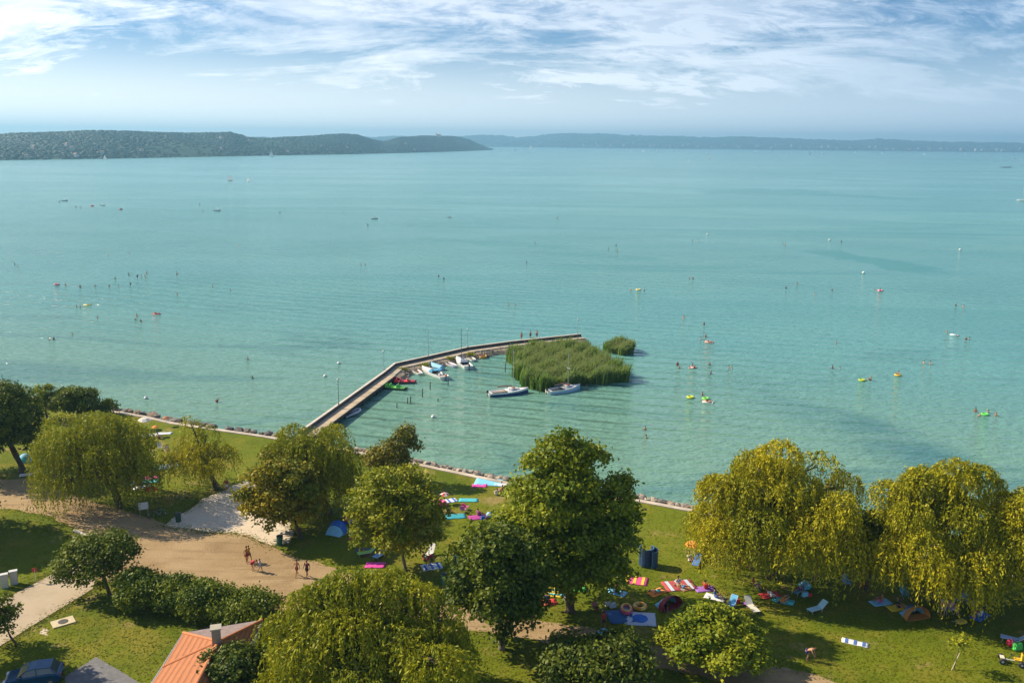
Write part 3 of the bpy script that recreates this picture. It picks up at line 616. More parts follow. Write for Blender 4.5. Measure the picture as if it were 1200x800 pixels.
# --- right willows
tree('willow_tree', 'big golden willow on the bank beside the round changing cabin lawn', 'willow', (905, 676), (806, 1004, 503, 694), 'willow', 3300, .22, seed=17, r0=.5, lmin=.9, lmax=3.0,
     lobes=[(-.02, 0, .62, .36, .26), (-.25, .1, .45, .34, .26), (.42, .1, .45, .38, .26), (.72, .1, .20, .28, .24), (-.62, 0, .18, .36, .26), (.1, -.1, .28, .5, .26), (.35, -.35, .05, .5, .26), (-.3, -.35, -.05, .5, .26), (.6, -.2, -.1, .38, .26), (-.62, -.25, -.25, .38, .28), (0, -.5, -.2, .5, .28), (.5, -.5, -.25, .42, .26), (0, .4, .2, .6, .3)])
tree('willow_tree', 'dense golden willow shading the people around the orange and blue tent', 'willow', (1092, 702), (1006, 1188, 523, 718), 'willow', 3300, .22, seed=18, r0=.5, lmin=.9, lmax=3.0,
     lobes=[(.05, 0, .60, .40, .28), (.35, .05, .52, .36, .28), (-.22, .1, .46, .38, .28), (.62, .05, .20, .32, .28), (-.5, 0, .15, .38, .28), (.1, -.2, .22, .5, .28), (-.35, -.3, -.1, .5, .28), (.4, -.35, -.05, .5, .28), (-.62, -.2, -.3, .36, .28), (0, -.5, -.25, .5, .28), (.55, -.4, -.3, .4, .26), (0, .4, .2, .6, .3)])
tree('willow_tree', 'golden willow drooping over the pedal kart and blue lounger', 'willow', (1215, 716), (1140, 1290, 562, 736), 'willow', 2500, .22, seed=19, nl=10, r0=.45, lmin=.9, lmax=3.0)
tree('broadleaf_tree', 'small shadowy dark tree squeezed between two golden willows', 'broad', (1015, 690), (985, 1045, 592, 690), 'dark', 5200, .22, seed=20, nl=7, r0=.15)
# --- near left
tree('broadleaf_tree', 'small spreading dark green tree at the end of the concrete road', 'broad', (128, 697), (70, 162, 628, 694), 'dark', 7500, .19, seed=21, r0=.17, lobes=[(-.05, 0, .1, .55, .6), (.5, .1, .45, .42, .5), (.75, 0, .25, .28, .4), (-.5, 0, -.05, .45, .55), (-.72, -.1, -.4, .28, .35), (.15, -.2, -.25, .5, .45), (.2, .2, .5, .5, .45), (-.25, .1, .45, .4, .4)], fork=.45)
tree('sapling_tree', 'thin sparse young tree beside the concrete road casting a long shadow', 'broad', (19, 757), (-26, 24, 696, 752), 'dark', 1500, .17, seed=22, nl=8, r0=.09, sig=.22, clump=10)
tree('shrub', 'dark rounded shrub at the end of the hedge row beside the small spreading tree', 'broad', (166, 712), (136, 196, 668, 714), 'hedge', 6500, .18, seed=23, nl=8, r0=.08, fork=.15, cat='shrub', bot_z=1.0)
for i, (b_, bx_) in enumerate([((206, 716), (178, 238, 676, 720)), ((243, 724), (210, 278, 684, 728)), ((288, 730), (246, 332, 694, 734)), ((224, 709), (194, 258, 682, 714))]):
    tree('hedge_shrub', ['leafy hedge shrub next to the dark rounded shrub', 'broad lumpy hedge shrub in the middle of the hedge row', 'long bright green hedge shrub nearest the red tiled roof', 'hedge shrub set back along the gravel edge'][i], 'broad', b_, bx_, 'hedge', 6500, .16, seed=30 + i, nl=9, r0=.07, fork=.15, cat='shrub', bot_z=.95, group='hedge shrubs along the gravel yard', depth=.8)
# shade trees just outside the picture on the sunny side
tree('broadleaf_tree', 'dark tree shading the grass wedge between road and gravel yard', 'broad', (-66, 636), (-132, -4, 540, 625), 'dark', 15000, .26, seed=40, nl=11, r0=.3)
tree('broadleaf_tree', 'tall dark tree shading the far end of the grass wedge', 'broad', (-112, 622), (-190, -40, 470, 600), 'dark', 13000, .26, seed=42, nl=11, r0=.3)
tree('broadleaf_tree', 'dark tree shading the lawn around the blue car', 'broad', (-92, 790), (-165, -22, 610, 740), 'dark', 12000, .26, seed=41, nl=11, r0=.3)
# sapling with a pale stake
sp_ = thing('sapling', 'slim staked sapling on the open lawn near the pedal kart', 'sapling', P(1118, 784))
rg = np.random.default_rng(50); Q, T = broad(rg, [((.15, 0, 2.0), (.7, .6, .8)), ((.4, 0, 2.6), (.5, .5, .5))], 420, .11, 8, .18)
link('crown', quads_mesh('crown', Q, T), LEAF['light'], sp_); MB().tube([(0, 0, 0), (.1, 0, 1.2), (.3, 0, 2.7)], [.03, .025, .01], 5).build('trunk', BARK, sp_)
MB().tube([(-.25, -.1, 0), (.5, .35, 1.3)], .035, 6).build('stake', mat((.62, .50, .36), .8), sp_)

# ================================================================== REEDS
def reeds(label, poly_z, off_, n, h, seed, group=None, pale=True):
    rg = np.random.default_rng(seed); poly = [P(off_[0] + x / 4.8, off_[1] + y / 4.8, 0.0).xy for x, y in poly_z]
    xs = [p[0] for p in poly]; ys = [p[1] for p in poly]
    X = rg.uniform(min(xs) - .5, max(xs) + .5, n * 3); Y = rg.uniform(min(ys) - .5, max(ys) + .5, n * 3); ok = inside(ragged(poly, .5, .75, random.Random(seed)), X, Y); X, Y = X[ok][:n], Y[ok][:n]; n = len(X)
    hh = h * rg.uniform(.72, 1.1, n) * (1 + .18 * np.sin(X * .9 + Y * .5) + .16 * np.sin(Y * 1.3 - X * .7) + .10 * np.sin(X * 2.6) * np.sin(Y * 2.3)); an = rg.uniform(0, np.pi, n); w = rg.uniform(.035, .075, n)
    bx_ = rg.normal(.35, .22, n); by_ = rg.normal(-.15, .25, n); Q = []; T = []
    dx, dy = np.cos(an) * w, np.sin(an) * w; z0 = np.full(n, -.2)
    l0 = np.stack([X, Y, z0], 1); l1 = np.stack([X + bx_ * .25, Y + by_ * .25, hh * .62], 1); l2 = np.stack([X + bx_, Y + by_, hh], 1); dv = np.stack([dx, dy, 0 * dx], 1)
    Q.append(np.stack([l0 - dv, l0 + dv, l1 + dv * 1.5, l1 - dv * 1.5], 1)); T.append(rg.uniform(0, .45, n))
    Q.append(np.stack([l1 - dv * 1.5, l1 + dv * 1.5, l2 + dv * .3, l2 - dv * .3], 1)); T.append(rg.uniform(.05, .6, n))
    for k in range(3):              # leaves bending off the stem
        f = rg.uniform(.35, .9, n); a2 = rg.uniform(0, 6.28, n); L_ = rg.uniform(.35, .65, n); base = l0 + (l2 - l0) * f[:, None]; dr = np.stack([np.cos(a2) * L_ + .15, np.sin(a2) * L_ - .05, rg.uniform(-.1, .35, n)], 1); sd_ = unit(np.cross(dr, [0, 0, 1.])) * .05
        Q.append(np.stack([base - sd_, base + sd_, base + dr + sd_ * .3, base + dr - sd_ * .3], 1)); T.append(rg.uniform(0, .6, n))
    cx0, cy0 = np.mean(xs), np.mean(ys); ed = np.hypot((X - cx0) / (np.ptp(xs) / 2), (Y - cy0) / (np.ptp(ys) / 2)); pz = np.clip(1.1 - ed + .45 * np.sin(X * .6 + 1) * np.sin(Y * .7), 0, 1)
    T = [np.clip(t_ + pz * .38 - .12, 0, 1) for t_ in T]
    hh *= 1
    if pale:
        m = rg.random(n) < .25 + .6 * pz; tp = l2[m]; e = np.stack([rg.normal(.12, .08, m.sum()), rg.normal(-.05, .08, m.sum()), rg.uniform(.12, .3, m.sum())], 1); sd_ = unit(np.cross(e, [0, 1., 0.2])) * .075
        Q.append(np.stack([tp - sd_ * .5, tp + sd_, tp + e + sd_ * .4, tp + e - sd_ * .6], 1)); T.append(rg.uniform(.8, 1.0, m.sum()))
    o = link('reed_bed', quads_mesh('reed_bed', np.concatenate(Q), np.concatenate(T)), REED); tag(o, label, 'reeds', group, 'stuff')
REED = leaf_mat((.115, .230, .008), (.43, .46, .16), .26)
reeds('large bed of tall green reeds with pale plumes inside the pier hook', [(215, 250), (270, 225), (340, 212), (560, 200), (668, 208), (740, 272), (800, 305), (878, 348), (872, 372), (760, 386), (640, 396), (520, 412), (400, 424), (290, 408), (255, 345), (262, 300), (228, 280)], (550, 370), 15000, 2.5, 1)
reeds('small separate clump of yellow green reeds in open water past the pier end', [(762, 190), (840, 180), (915, 196), (932, 215), (865, 226), (790, 210)], (550, 370), 2200, 1.9, 2)

# ================================================================== PIER
WOODC = mat((.47, .37, .25), .9, .22, 1.5, name='weathered_deck', bump=.3)
WALLC = mat((.60, .52, .42), .9, .2, 1.0, name='pier_wall', bump=.3)
DARKW = mat((.075, .06, .05), .9, .3, 2.0, name='dark_timber', bump=.4)
STONEC = mat((.36, .28, .19), .95, .35, 1.6, name='bank_stone', bump=.8)
pier_px = [(352, 507), (369, 495), (451, 436.5), (463.5, 426.5), (502, 418), (548, 407.5), (600, 400.5), (681, 392)]
PL = [P(u, v, 1.5) for u, v in pier_px]
def left_n(line, i):
    t = line[min(i + 1, len(line) - 1)] - line[max(i - 1, 0)]; return Vector((-t.y, t.x, 0)).normalized()
def strip(mb, line, o0, o1, z0, z1):      # solid band between two offsets of a line (offset > 0 = lake side)
    A = [p + left_n(line, i) * o0 for i, p in enumerate(line)]; B_ = [p + left_n(line, i) * o1 for i, p in enumerate(line)]; vs_ = []; fs_ = []
    for a_, b_ in zip(A, B_): vs_ += [(a_.x, a_.y, z0), (b_.x, b_.y, z0), (b_.x, b_.y, z1), (a_.x, a_.y, z1)]
    for i in range(len(line) - 1):
        k = i * 4
        for q in range(4): fs_.append((k + q, k + (q + 1) % 4, k + 4 + (q + 1) % 4, k + 4 + q))
    fs_.append((0, 3, 2, 1)); k = (len(line) - 1) * 4; fs_.append((k, k + 1, k + 2, k + 3)); mb.add(vs_, fs_)
def dense(line, step):
    out = []
    for a_, b_ in zip(line, line[1:]):
        n = max(1, int((b_ - a_).length / step)); out += [a_.lerp(b_, j / n) for j in range(n)]
    return out + [line[-1]]
pier = thing('pier', 'hooked grey pier with a low outer wall sheltering moored boats', 'pier', (PL[2].x, PL[2].y, 0))
off0 = Vector((PL[2].x, PL[2].y, 0)); PLl = [p - off0 for p in PL]
mb = MB(); strip(mb, PLl, -.05, .32, -.8, 1.62); mb.build('outer_wall', mat((.11, .09, .075), .9, .3, 1.0, name='shade_dark_wall', bump=.4), pier)  # dark colour paints in the shade on the wall's inner face
mb = MB(); strip(mb, PLl, -.07, .34, 1.622, 1.70); mb.build('wall_coping', mat((.68, .60, .50), .85, .15, 1.0, name='coping'), pier)
# plank deck of the straight walkway, board by board
n_seg = 0
ln = PLl[:3]; acc = dense(ln, .62)
for i in range(len(acc) - 1):
    p = (acc[i] + acc[i + 1]) / 2; t = acc[i + 1] - acc[i]; nn = Vector((-t.y, t.x, 0)).normalized(); c_ = p - nn * 1.02
    bo = MB().box((0, 0, 0), (t.length - .03, 1.8, .10)).mesh('plank') if i == 0 else bo
    o = link('plank', bo, [WOODC, mat((.40, .32, .22), .9, .22, 1.5, name='deck_b'), mat((.54, .43, .30), .9, .2, 1.5, name='deck_c')][random.randrange(3)], pier)
    o.location = (c_.x, c_.y, 1.08 + random.uniform(-.008, .008)); o.rotation_euler = (0, 0, math.atan2(t.y, t.x))
mb = MB(); strip(mb, ln, -1.85, -1.70, .55, 1.025); strip(mb, ln, -.5, -.35, .55, 1.025); mb.build('beam', DARKW, pier)
for i in range(0, len(acc), 5):
    nn = left_n(acc, i)
    for o_ in (-.55, -1.75):
        q = acc[i] + nn * o_; MB().tube([(q.x, q.y, -1.2), (q.x, q.y, 1.0)], .11, 7).build('pile', DARKW, pier)
# stone filled walkway of the hook
hk = dense(PLl[2:], 2.0)
mb = MB(); strip(mb, hk, -1.75, -.08, -.8, 1.10); mb.build('walkway', mat((.46, .38, .28), .95, .3, 1.2, name='walkway', bump=.5), pier)
mb = MB(); A = [p - left_n(hk, i) * 1.7 for i, p in enumerate(hk)]; B_ = [p - left_n(hk, i) * (3.4 + .5 * math.sin(i * 1.7)) for i, p in enumerate(hk)]; vs_ = []; fs_ = []
for a_, b_ in zip(A, B_): vs_ += [(a_.x, a_.y, 1.0), ((a_.x + b_.x) / 2, (a_.y + b_.y) / 2, .62), (b_.x, b_.y, -.25)]
for i in range(len(A) - 1): k = i * 3; fs_ += [(k, k + 1, k + 4, k + 3), (k + 1, k + 2, k + 5, k + 4)]
mb.add(vs_, fs_); mb.build('stone_bank', STONEC, pier)
rk = random.Random(77); mb = MB()
for k in range(240):
    i = rk.randrange(len(hk) - 1); p = hk[i].lerp(hk[i + 1], rk.random()); o_ = rk.uniform(1.75, 3.6); q = p - left_n(hk, i) * o_; s_ = rk.uniform(.12, .26)
    mb.ellip((q.x, q.y, 1.0 - (o_ - 1.7) * .55), (s_ * rk.uniform(.8, 1.3), s_ * rk.uniform(.8, 1.3), s_ * .7), 5, 3)
tag(mb.build('bank_stones', mat((.40, .33, .25), .95, .4, .8, name='loose_stone'), pier), kind='stuff')
mb = MB(); strip(mb, [P(464, 440, .35) - off0, P(478, 432, .35) - off0], 0, .5, -.5, .38); mb.build('landing_step', WALLC, pier); mb = MB(); strip(mb, [P(506, 428, .35) - off0, P(521, 423.5, .35) - off0], 0, .5, -.5, .38); mb.build('landing_step', WALLC, pier)
for (u, v) in [(471, 434), (527, 421), (551, 416), (497, 429)]:
    rgx = np.random.default_rng(int(u)); q = P(u, v, .7); Q, T = broad(rgx, [((0, 0, .15), (.8, .5, .35))], 320, .12, 8, .15)
    o = thing('weed_tuft', 'green weed tuft growing on the stone bank of the pier', 'weeds', q, 0, 'weed tufts on the pier bank'); link('foliage', quads_mesh('foliage', Q, T), LEAF['light'], o)
    MB().tube([(0, 0, -.1), (.05, 0, .25)], [.03, .01], 4).build('stem', BARK, o)
def pole(u, vb, vt, label, zb, col=(.42, .42, .42), lamp=True, name='lamp_post'):
    p = P(u, vb, zb); h = z_at(u, vt, p) - zb; o = thing(name, label, 'lamp post' if lamp else 'pole', p)
    MB().tube([(0, 0, -.3), (0, 0, .35), (0, 0, .4), (0, 0, h)], [.09, .09, .05, .04], 8).build('pole', mat(col, .5, .1, 2, .3), o)
    if lamp:
        MB().lathe([(.05, 0), (.20, .05), (.20, .10), (.10, .22), (.03, .26)], (0, 0, h), 10).build('lamp_head', mat((.5, .5, .48), .4), o)
    MB().box((0, 0, .0), (.30, .30, .06)).build('base_plate', mat((.3, .3, .3), .6), o)
    return o
pole(450, 433, 412, 'short lamp post on the outer wall at the pier bend', 1.72)
pole(502, 417, 386, 'tall thin pole on the hook wall behind the moored motorboat', 1.72, lamp=False, name='flag_pole')
pole(548, 406, 386, 'lamp post on the hook wall behind the orange rowboat', 1.72)
pole(677, 391.5, 375, 'slim beacon post at the tip of the pier', 1.72)
pole(397, 474, 445, 'lone dark lamp post beside the straight pier walkway', 1.72, (.16, .15, .14))
for i, (u, v, h) in enumerate([(465, 478, .8), (477.5, 473, 1.0), (481, 472, 1.1), (495, 465, 1.4), (504, 456, 1.3), (525, 452, 1.2), (592, 436, 1.7), (687.5, 458, 1.0), (632, 460, 1.0), (513, 470, .5)]):
    o = tag(MB().tube([(0, 0, -1.0), (.02, 0, h * .5), (.05, .02, h), (.05, .02, h + .04)], [.085, .08, .07, .03], 7).build('mooring_stake', DARKW), 'weathered wooden mooring stake standing in the sheltered water', 'stake', 'mooring stakes inside the pier hook')
    o.location = P(u, v, 0)

# ================================================================== BOATS
def hw_(t, B, stern):
    return B / 2 * (stern + (1 - stern) * math.sin(min(t / .45, 1) * math.pi / 2)) * (1 - max(0, (t - .42) / .58) ** 2.3)
def hull_mb(L, B, fb, draft, stern=.75, rise=.3, floor=None, rim=.07, ns=16):
    m = MB(); vs_ = []; fs_ = []; st = []
    for i in range(ns + 1):
        t = i / ns; w = max(hw_(t, B, stern), .015); zs = fb * (1 + rise * t * t); kd = -draft * (1 - t ** 3) + t ** 4 * fb * .35; x = (t - .5) * L
        pts = [(w, zs), (w * .95, zs * .45), (w * .72, kd * .75), (0, kd), (-w * .72, kd * .75), (-w * .95, zs * .45), (-w, zs)]
        st.append((x, w, zs)); vs_ += [(x, a_, b_) for a_, b_ in pts]
    for i in range(ns):
        for k in range(6): q = i * 7 + k; fs_.append((q, q + 7, q + 8, q + 1))
    fs_.append(tuple(range(7))); m.add(vs_, fs_)
    if floor is not None:
        vs_ = []; fs_ = []
        for i, (x, w, zs) in enumerate(st):
            wi = max(w - rim, .008); x2 = x if 0 < i < ns else (x + rim if i == 0 else x - rim * 2)
            vs_ += [(x, w, zs), (x2, wi, zs + .01), (x2, wi * .86, floor), (x2, -wi * .86, floor), (x2, -wi, zs + .01), (x, -w, zs)]
        for i in range(ns):
            for k in range(5): q = i * 6 + k; fs_.append((q, q + 1, q + 7, q + 6))
        fs_.append((0, 5, 4, 3, 2, 1)); m.add(vs_, fs_)
    return m, st
def deck_mb(st, i0, i1, camber=.08, inset=.02, dz=.015):
    m = MB(); vs_ = []; fs_ = []; r = list(range(i0, i1 + 1))
    for i in r:
        x, w, zs = st[i]; w = max(w - inset, .005); vs_ += [(x, w, zs + dz), (x, w * .5, zs + camber * .75 + dz), (x, 0, zs + camber + dz), (x, -w * .5, zs + camber * .75 + dz), (x, -w, zs + dz)]
    for j in range(len(r) - 1):
        for k in range(4): q = j * 5 + k; fs_.append((q, q + 1, q + 6, q + 5))
    fs_.append((4, 3, 2, 1, 0)); return m.add(vs_, fs_)
def boat_at(name, label, stern_px, bow_px, cat='boat', group=None):
    a_, b_ = P(*stern_px, 0), P(*bow_px, 0); d_ = b_ - a_
    return thing(name, label, cat, (a_ + b_) / 2, math.degrees(math.atan2(d_.y, d_.x)), group), d_.length
WHITE = mat((.80, .79, .76), .35, .05, 2, spec=.5, name='gelcoat'); BLUEH = mat((.03, .07, .20), .3, .1, 2, spec=.5, name='blue_hull')
PALEB = mat((.42, .62, .78), .35, .06, 2, name='pale_blue'); GLASS = mat((.04, .06, .08), .08, .02, 2, spec=.8, name='tinted_glass'); ALU = mat((.55, .55, .55), .35, .05, 2, .6, name='alloy')
CANV = mat((.10, .38, .62), .8, .12, 4, name='blue_canvas'); DK = mat((.03, .03, .035), .5, .1, 3, name='black_rubber'); TEAK = mat((.38, .20, .09), .6, .2, 5, name='varnish'); ORNG = mat((.62, .24, .05), .6, .15, 4, name='orange_cover')
def outboard(par, L, z=.55, col=None):
    x = -L / 2 - .18; o = MB().box((x, 0, z + .25), (.34, .28, .42), taper=.75).build('outboard_motor', col or DK, par)
    MB().tube([(x, 0, z + .1), (x - .03, 0, -.4)], .07, 6).build('drive_leg', DK, o); MB().tube([(x + .1, 0, z + .3), (x + .55, 0, z + .38)], .025, 5).build('tiller', DK, o)
def sailboat(label, s_, b_, hull_c, mast_h, cover=ORNG):
    o, L = boat_at('sailboat', label, s_, b_); h, st = hull_mb(L, L * .33, .62, .35, .72, .35, .18); h.build('hull', WHITE, o, True)
    mb = MB(); vs_ = []; fs_ = []
    for x, w, zs in st: vs_ += [(x, w * .90 + .02, -.02), (x, w * .955 + .02, zs * .45), (x, w * .985 + .02, zs * .66), (x, -w * .985 - .02, zs * .66), (x, -w * .955 - .02, zs * .45), (x, -w * .90 - .02, -.02)]
    for i in range(len(st) - 1):
        q = i * 6; fs_ += [(q, q + 6, q + 7, q + 1), (q + 1, q + 7, q + 8, q + 2), (q + 3, q + 9, q + 10, q + 4), (q + 4, q + 10, q + 11, q + 5)]
    mb.add(vs_, fs_).build('hull_side', hull_c, o, True)
    mb = MB(); vs_ = []; fs_ = []
    for x, w, zs in st: vs_ += [(x, w + .012, zs * .665), (x, w + .025, zs + .03), (x, -w - .025, zs + .03), (x, -w - .012, zs * .665)]
    for i in range(len(st) - 1):
        q = i * 4; fs_ += [(q, q + 4, q + 5, q + 1), (q + 2, q + 6, q + 7, q + 3)]
    mb.add(vs_, fs_); mb.build('sheer_strake', WHITE, o, True)
    deck_mb(st, 7, 16, .09).build('foredeck', WHITE, o, True); deck_mb(st, 0, 1, .03).build('aft_deck', WHITE, o)
    cb = MB(); zc = .62; w = L * .11
    cb.add([(L * .02, -w, zc), (L * .02, w, zc), (L * .30, w * .55, zc + .12), (L * .30, -w * .55, zc + .12), (L * .03, -w * .85, zc + .42), (L * .03, w * .85, zc + .42), (L * .24, w * .45, zc + .36), (L * .24, -w * .45, zc + .36)],
           [(0, 1, 5, 4), (1, 2, 6, 5), (2, 3, 7, 6), (3, 0, 4, 7), (4, 5, 6, 7)]); cab = cb.build('cabin', WHITE, o)
    for sy in (-1, 1): MB().box((L * .13, sy * w * .84, zc + .24), (L * .11, .02, .12), -sy * .17).build('window', GLASS, cab)
    MB().box((L * .025, 0, zc + .18), (.03, .5, .34)).build('hatch', mat((.12, .07, .05), .6), cab); MB().box((L * .12, 0, zc + .43), (.55, .5, .04)).build('hatch_cover', cover, cab)
    for sy in (-1, 1): MB().box((-L * .20, sy * L * .105, .40), (L * .34, .34, .07)).build('bench', mat((.62, .45, .30), .7), o)
    m_ = MB().tube([(L * .12, 0, .9), (L * .12, 0, mast_h)], [.055, .04], 7).build('mast', ALU, o); MB().tube([(L * .12, -.5, mast_h * .6), (L * .12, .5, mast_h * .6)], .018, 4).build('spreader', ALU, m_)
    MB().tube([(L * .12, 0, 1.35), (-L * .30, 0, 1.32)], .045, 6).build('boom', ALU, o); MB().tube([(L * .08, 0, 1.45), (-L * .1, 0, 1.46), (-L * .28, 0, 1.42)], [.08, .11, .06], 7).build('furled_sail', mat((.22, .10, .08), .8), o)
    MB().tube([(L * .12, 0, mast_h), (L * .49, 0, .85)], .008, 3).build('forestay', DK, o); MB().tube([(L * .12, 0, mast_h), (-L * .48, 0, .7)], .008, 3).build('backstay', DK, o)
    outboard(o, L); return o
sailboat('moored sailboat with dark blue hull and white deck beside the reeds', (572.5, 464), (619, 459.5), BLUEH, 7.6)
sailboat('moored sailboat with pale blue hull against the reed bed', (642, 461.5), (679.5, 455.5), PALEB, 6.6, mat((.5, .1, .08), .6))
# motorboat with canopy
o, L = boat_at('motorboat', 'white motorboat with blue canopy frame and orange outboard moored at the hook', (522, 445.5), (494.5, 434.5)); h, st = hull_mb(L, 2.05, .75, .25, .85, .3, .2); h.build('hull', WHITE, o, True)
deck_mb(st, 8, 16, .10).build('foredeck', WHITE, o, True)
ws = MB(); ws.add([(L * .06, -.8, .88), (L * .06, .8, .88), (-.02 * L, .7, 1.32), (-.02 * L, -.7, 1.32), (L * -.10, .86, .82), (L * -.12, .78, 1.26), (-L * .10, -.86, .82), (-L * .12, -.78, 1.26)], [(0, 1, 2, 3), (1, 4, 5, 2), (6, 0, 3, 7)]); ws.build('windscreen', mat((.10, .38, .62), .15, .03, 3, spec=.7, name='blue_glass'), o)
MB().box((-L * .16, 0, 1.40), (L * .14, 1.45, .05)).build('canopy', CANV, o)
for sy in (-1, 1): MB().box((-L * .18, sy * .45, .45), (.5, .45, .3)).build('seat', mat((.75, .72, .68), .6), o)
MB().box((-L * .38, 0, .42), (.5, 1.3, .3)).build('rear_bench', mat((.70, .50, .42), .6), o); outboard(o, L, .7, mat((.45, .17, .04), .5, name='orange_motor'))
o, L = boat_at('covered_boat', 'small boat under a light blue tarpaulin behind the white motorboat', (518.5, 434), (505, 430)); h, st = hull_mb(L, 1.5, .5, .15, .8); h.build('hull', PALEB, o, True); deck_mb(st, 0, 16, .38, -.03, .03).build('tarpaulin', mat((.28, .58, .80), .7, .12, 4, name='tarp'), o, True); MB().tube([(-L * .4, 0, .9), (L * .35, 0, .95)], .03, 5).build('ridge_line', DK, o)
# cabin boat with mast
o, L = boat_at('cabin_boat', 'white cabin boat with dark windscreen and tall mast moored at the hook', (549.5, 433.5), (535, 422.5)); h, st = hull_mb(L, 2.0, .75, .3, .85, .25, .25); h.build('hull', WHITE, o, True); deck_mb(st, 6, 16, .1).build('foredeck', WHITE, o, True)
cb = MB(); cb.add([(-L * .12, -.75, .78), (-L * .12, .75, .78), (L * .22, .5, .88), (L * .22, -.5, .88), (-L * .10, -.62, 1.32), (-L * .10, .62, 1.32), (L * .06, .5, 1.26), (L * .06, -.5, 1.26)], [(0, 1, 5, 4), (1, 2, 6, 5), (2, 3, 7, 6), (3, 0, 4, 7), (4, 5, 6, 7)]); cab = cb.build('cabin', WHITE, o)
MB().add([(L * .205, .42, .94), (L * .205, -.42, .94), (L * .075, -.42, 1.25), (L * .075, .42, 1.25)], [(3, 2, 1, 0)]).build('windscreen', GLASS, cab); MB().box((-L * .02, 0, 1.33), (.8, .7, .03)).build('dark_hatch', mat((.07, .12, .17), .3), cab)
MB().tube([(L * .1, 0, .9), (L * .1, 0, 6.9)], [.06, .045], 7).build('mast', mat((.14, .14, .15), .4), o); MB().box((-L * .36, 0, .5), (.5, 1.5, .3)).build('rear_bench', mat((.7, .68, .62), .6), o); outboard(o, L, .7)
def rowboat(label, s_, b_, hc, ic, B=1.3, group=None):
    o, L = boat_at('rowboat', label, s_, b_, 'boat', group); h, st = hull_mb(L, B, .48, .12, .7, .4, .10, .05); h.build('hull', hc, o, True)
    for x in (-.28, .02, .28): MB().box((x * L, 0, .36), (.24, B * (.78 if x < .2 else .6), .04)).build('thwart', ic, o)
    for sy in (-1, 1):
        oa = MB().tube([(-L * .3, sy * .18, .42), (L * .25, sy * .2, .44)], .02, 5).build('oar', TEAK, o); MB().box((L * .3, sy * .2, .44), (.36, .12, .02)).build('blade', TEAK, oa)
    return o
rowboat('small white rowboat tucked into the corner of the pier bend', (493, 440), (482, 434), WHITE, TEAK)
rowboat('small pale rowboat with lilac interior between motorboat and cabin boat', (534, 431), (522, 427), mat((.72, .70, .76), .4), mat((.45, .38, .55), .6))
rowboat('white rowboat moored behind the cabin boat with the mast', (555.5, 424), (546, 419.5), WHITE, mat((.6, .52, .4), .6))
rowboat('orange brown varnished rowboat moored at the hook near the reeds', (567, 420.5), (561, 414.5), mat((.62, .36, .10), .45, .15, 3, name='orange_varnish'), mat((.50, .14, .05), .6), 1.6)
# pedal boats
def pedal_boat(label, a_, b_, hull_c, seat_c, trim):
    o, L = boat_at('pedal_boat', label, a_, b_)
    for sy in (-.48, .48):
        MB().tube([(-L / 2, sy, .12), (-L / 2 + .3, sy, .14), (L / 2 - .5, sy, .14), (L / 2, sy, .30)], [.17, .24, .24, .06], 9, flat=.8).build('float', hull_c, o, True)
    MB().box((0, 0, .36), (L * .82, 1.25, .12)).build('deck', seat_c, o); MB().box((0, 0, .29), (L * .86, 1.36, .06)).build('trim', trim, o)
    for x, f in ((.18, 1), (-.12, 1), (-.36, -1)):
        for sy in (-.32, .32):
            s_ = MB().box((x * L, sy, .50), (.46, .50, .16)).build('seat', seat_c, o); MB().box((x * L - .22 * f, sy, .72), (.10, .50, .40)).build('backrest', seat_c, s_)
    for sy in (-.32, .32): MB().tube([(L * .34, sy - .15, .48), (L * .34, sy + .15, .48)], .05, 6).build('pedal', DK, o)
    MB().tube([(L * .10, 0, .42), (L * .12, 0, .80)], .025, 5).build('rudder_lever', ALU, o)
pedal_boat('red pedal boat with dark floats moored beside the pier walkway', (459.5, 449), (488.5, 448.5), mat((.06, .06, .07), .4), mat((.72, .045, .05), .4, .08, 3, name='red_plastic'), DK)
pedal_boat('green pedal boat with pale seats moored outside the red one', (447.5, 454.5), (477, 457), mat((.03, .06, .03), .4), mat((.20, .62, .10), .4, .1, 3, name='green_plastic'), mat((.05, .10, .04), .4))
# inflatable dinghy
o, L = boat_at('inflatable_dinghy', 'grey inflatable dinghy tied beneath the pier walkway near the trees', (402, 490.5), (422, 481.5)); GR = mat((.52, .52, .56), .6, .1, 3, name='grey_rubber')
pth = [(-L / 2, .55, .3), (L * .2, .55, .3), (L * .38, .42, .34), (L * .48, 0, .4), (L * .38, -.42, .34), (L * .2, -.55, .3), (-L / 2, -.55, .3)]; MB().tube(pth, [.12, .21, .21, .20, .21, .21, .12], 9).build('tube_collar', GR, o, True)
MB().box((-.1, 0, .16), (L * .8, .95, .08)).build('floor', mat((.45, .40, .38), .7), o); MB().box((-L * .05, 0, .36), (.26, 1.0, .05)).build('seat', mat((.55, .16, .12), .6), o); MB().box((-L * .46, 0, .35), (.06, .9, .4)).build('transom', DK, o)
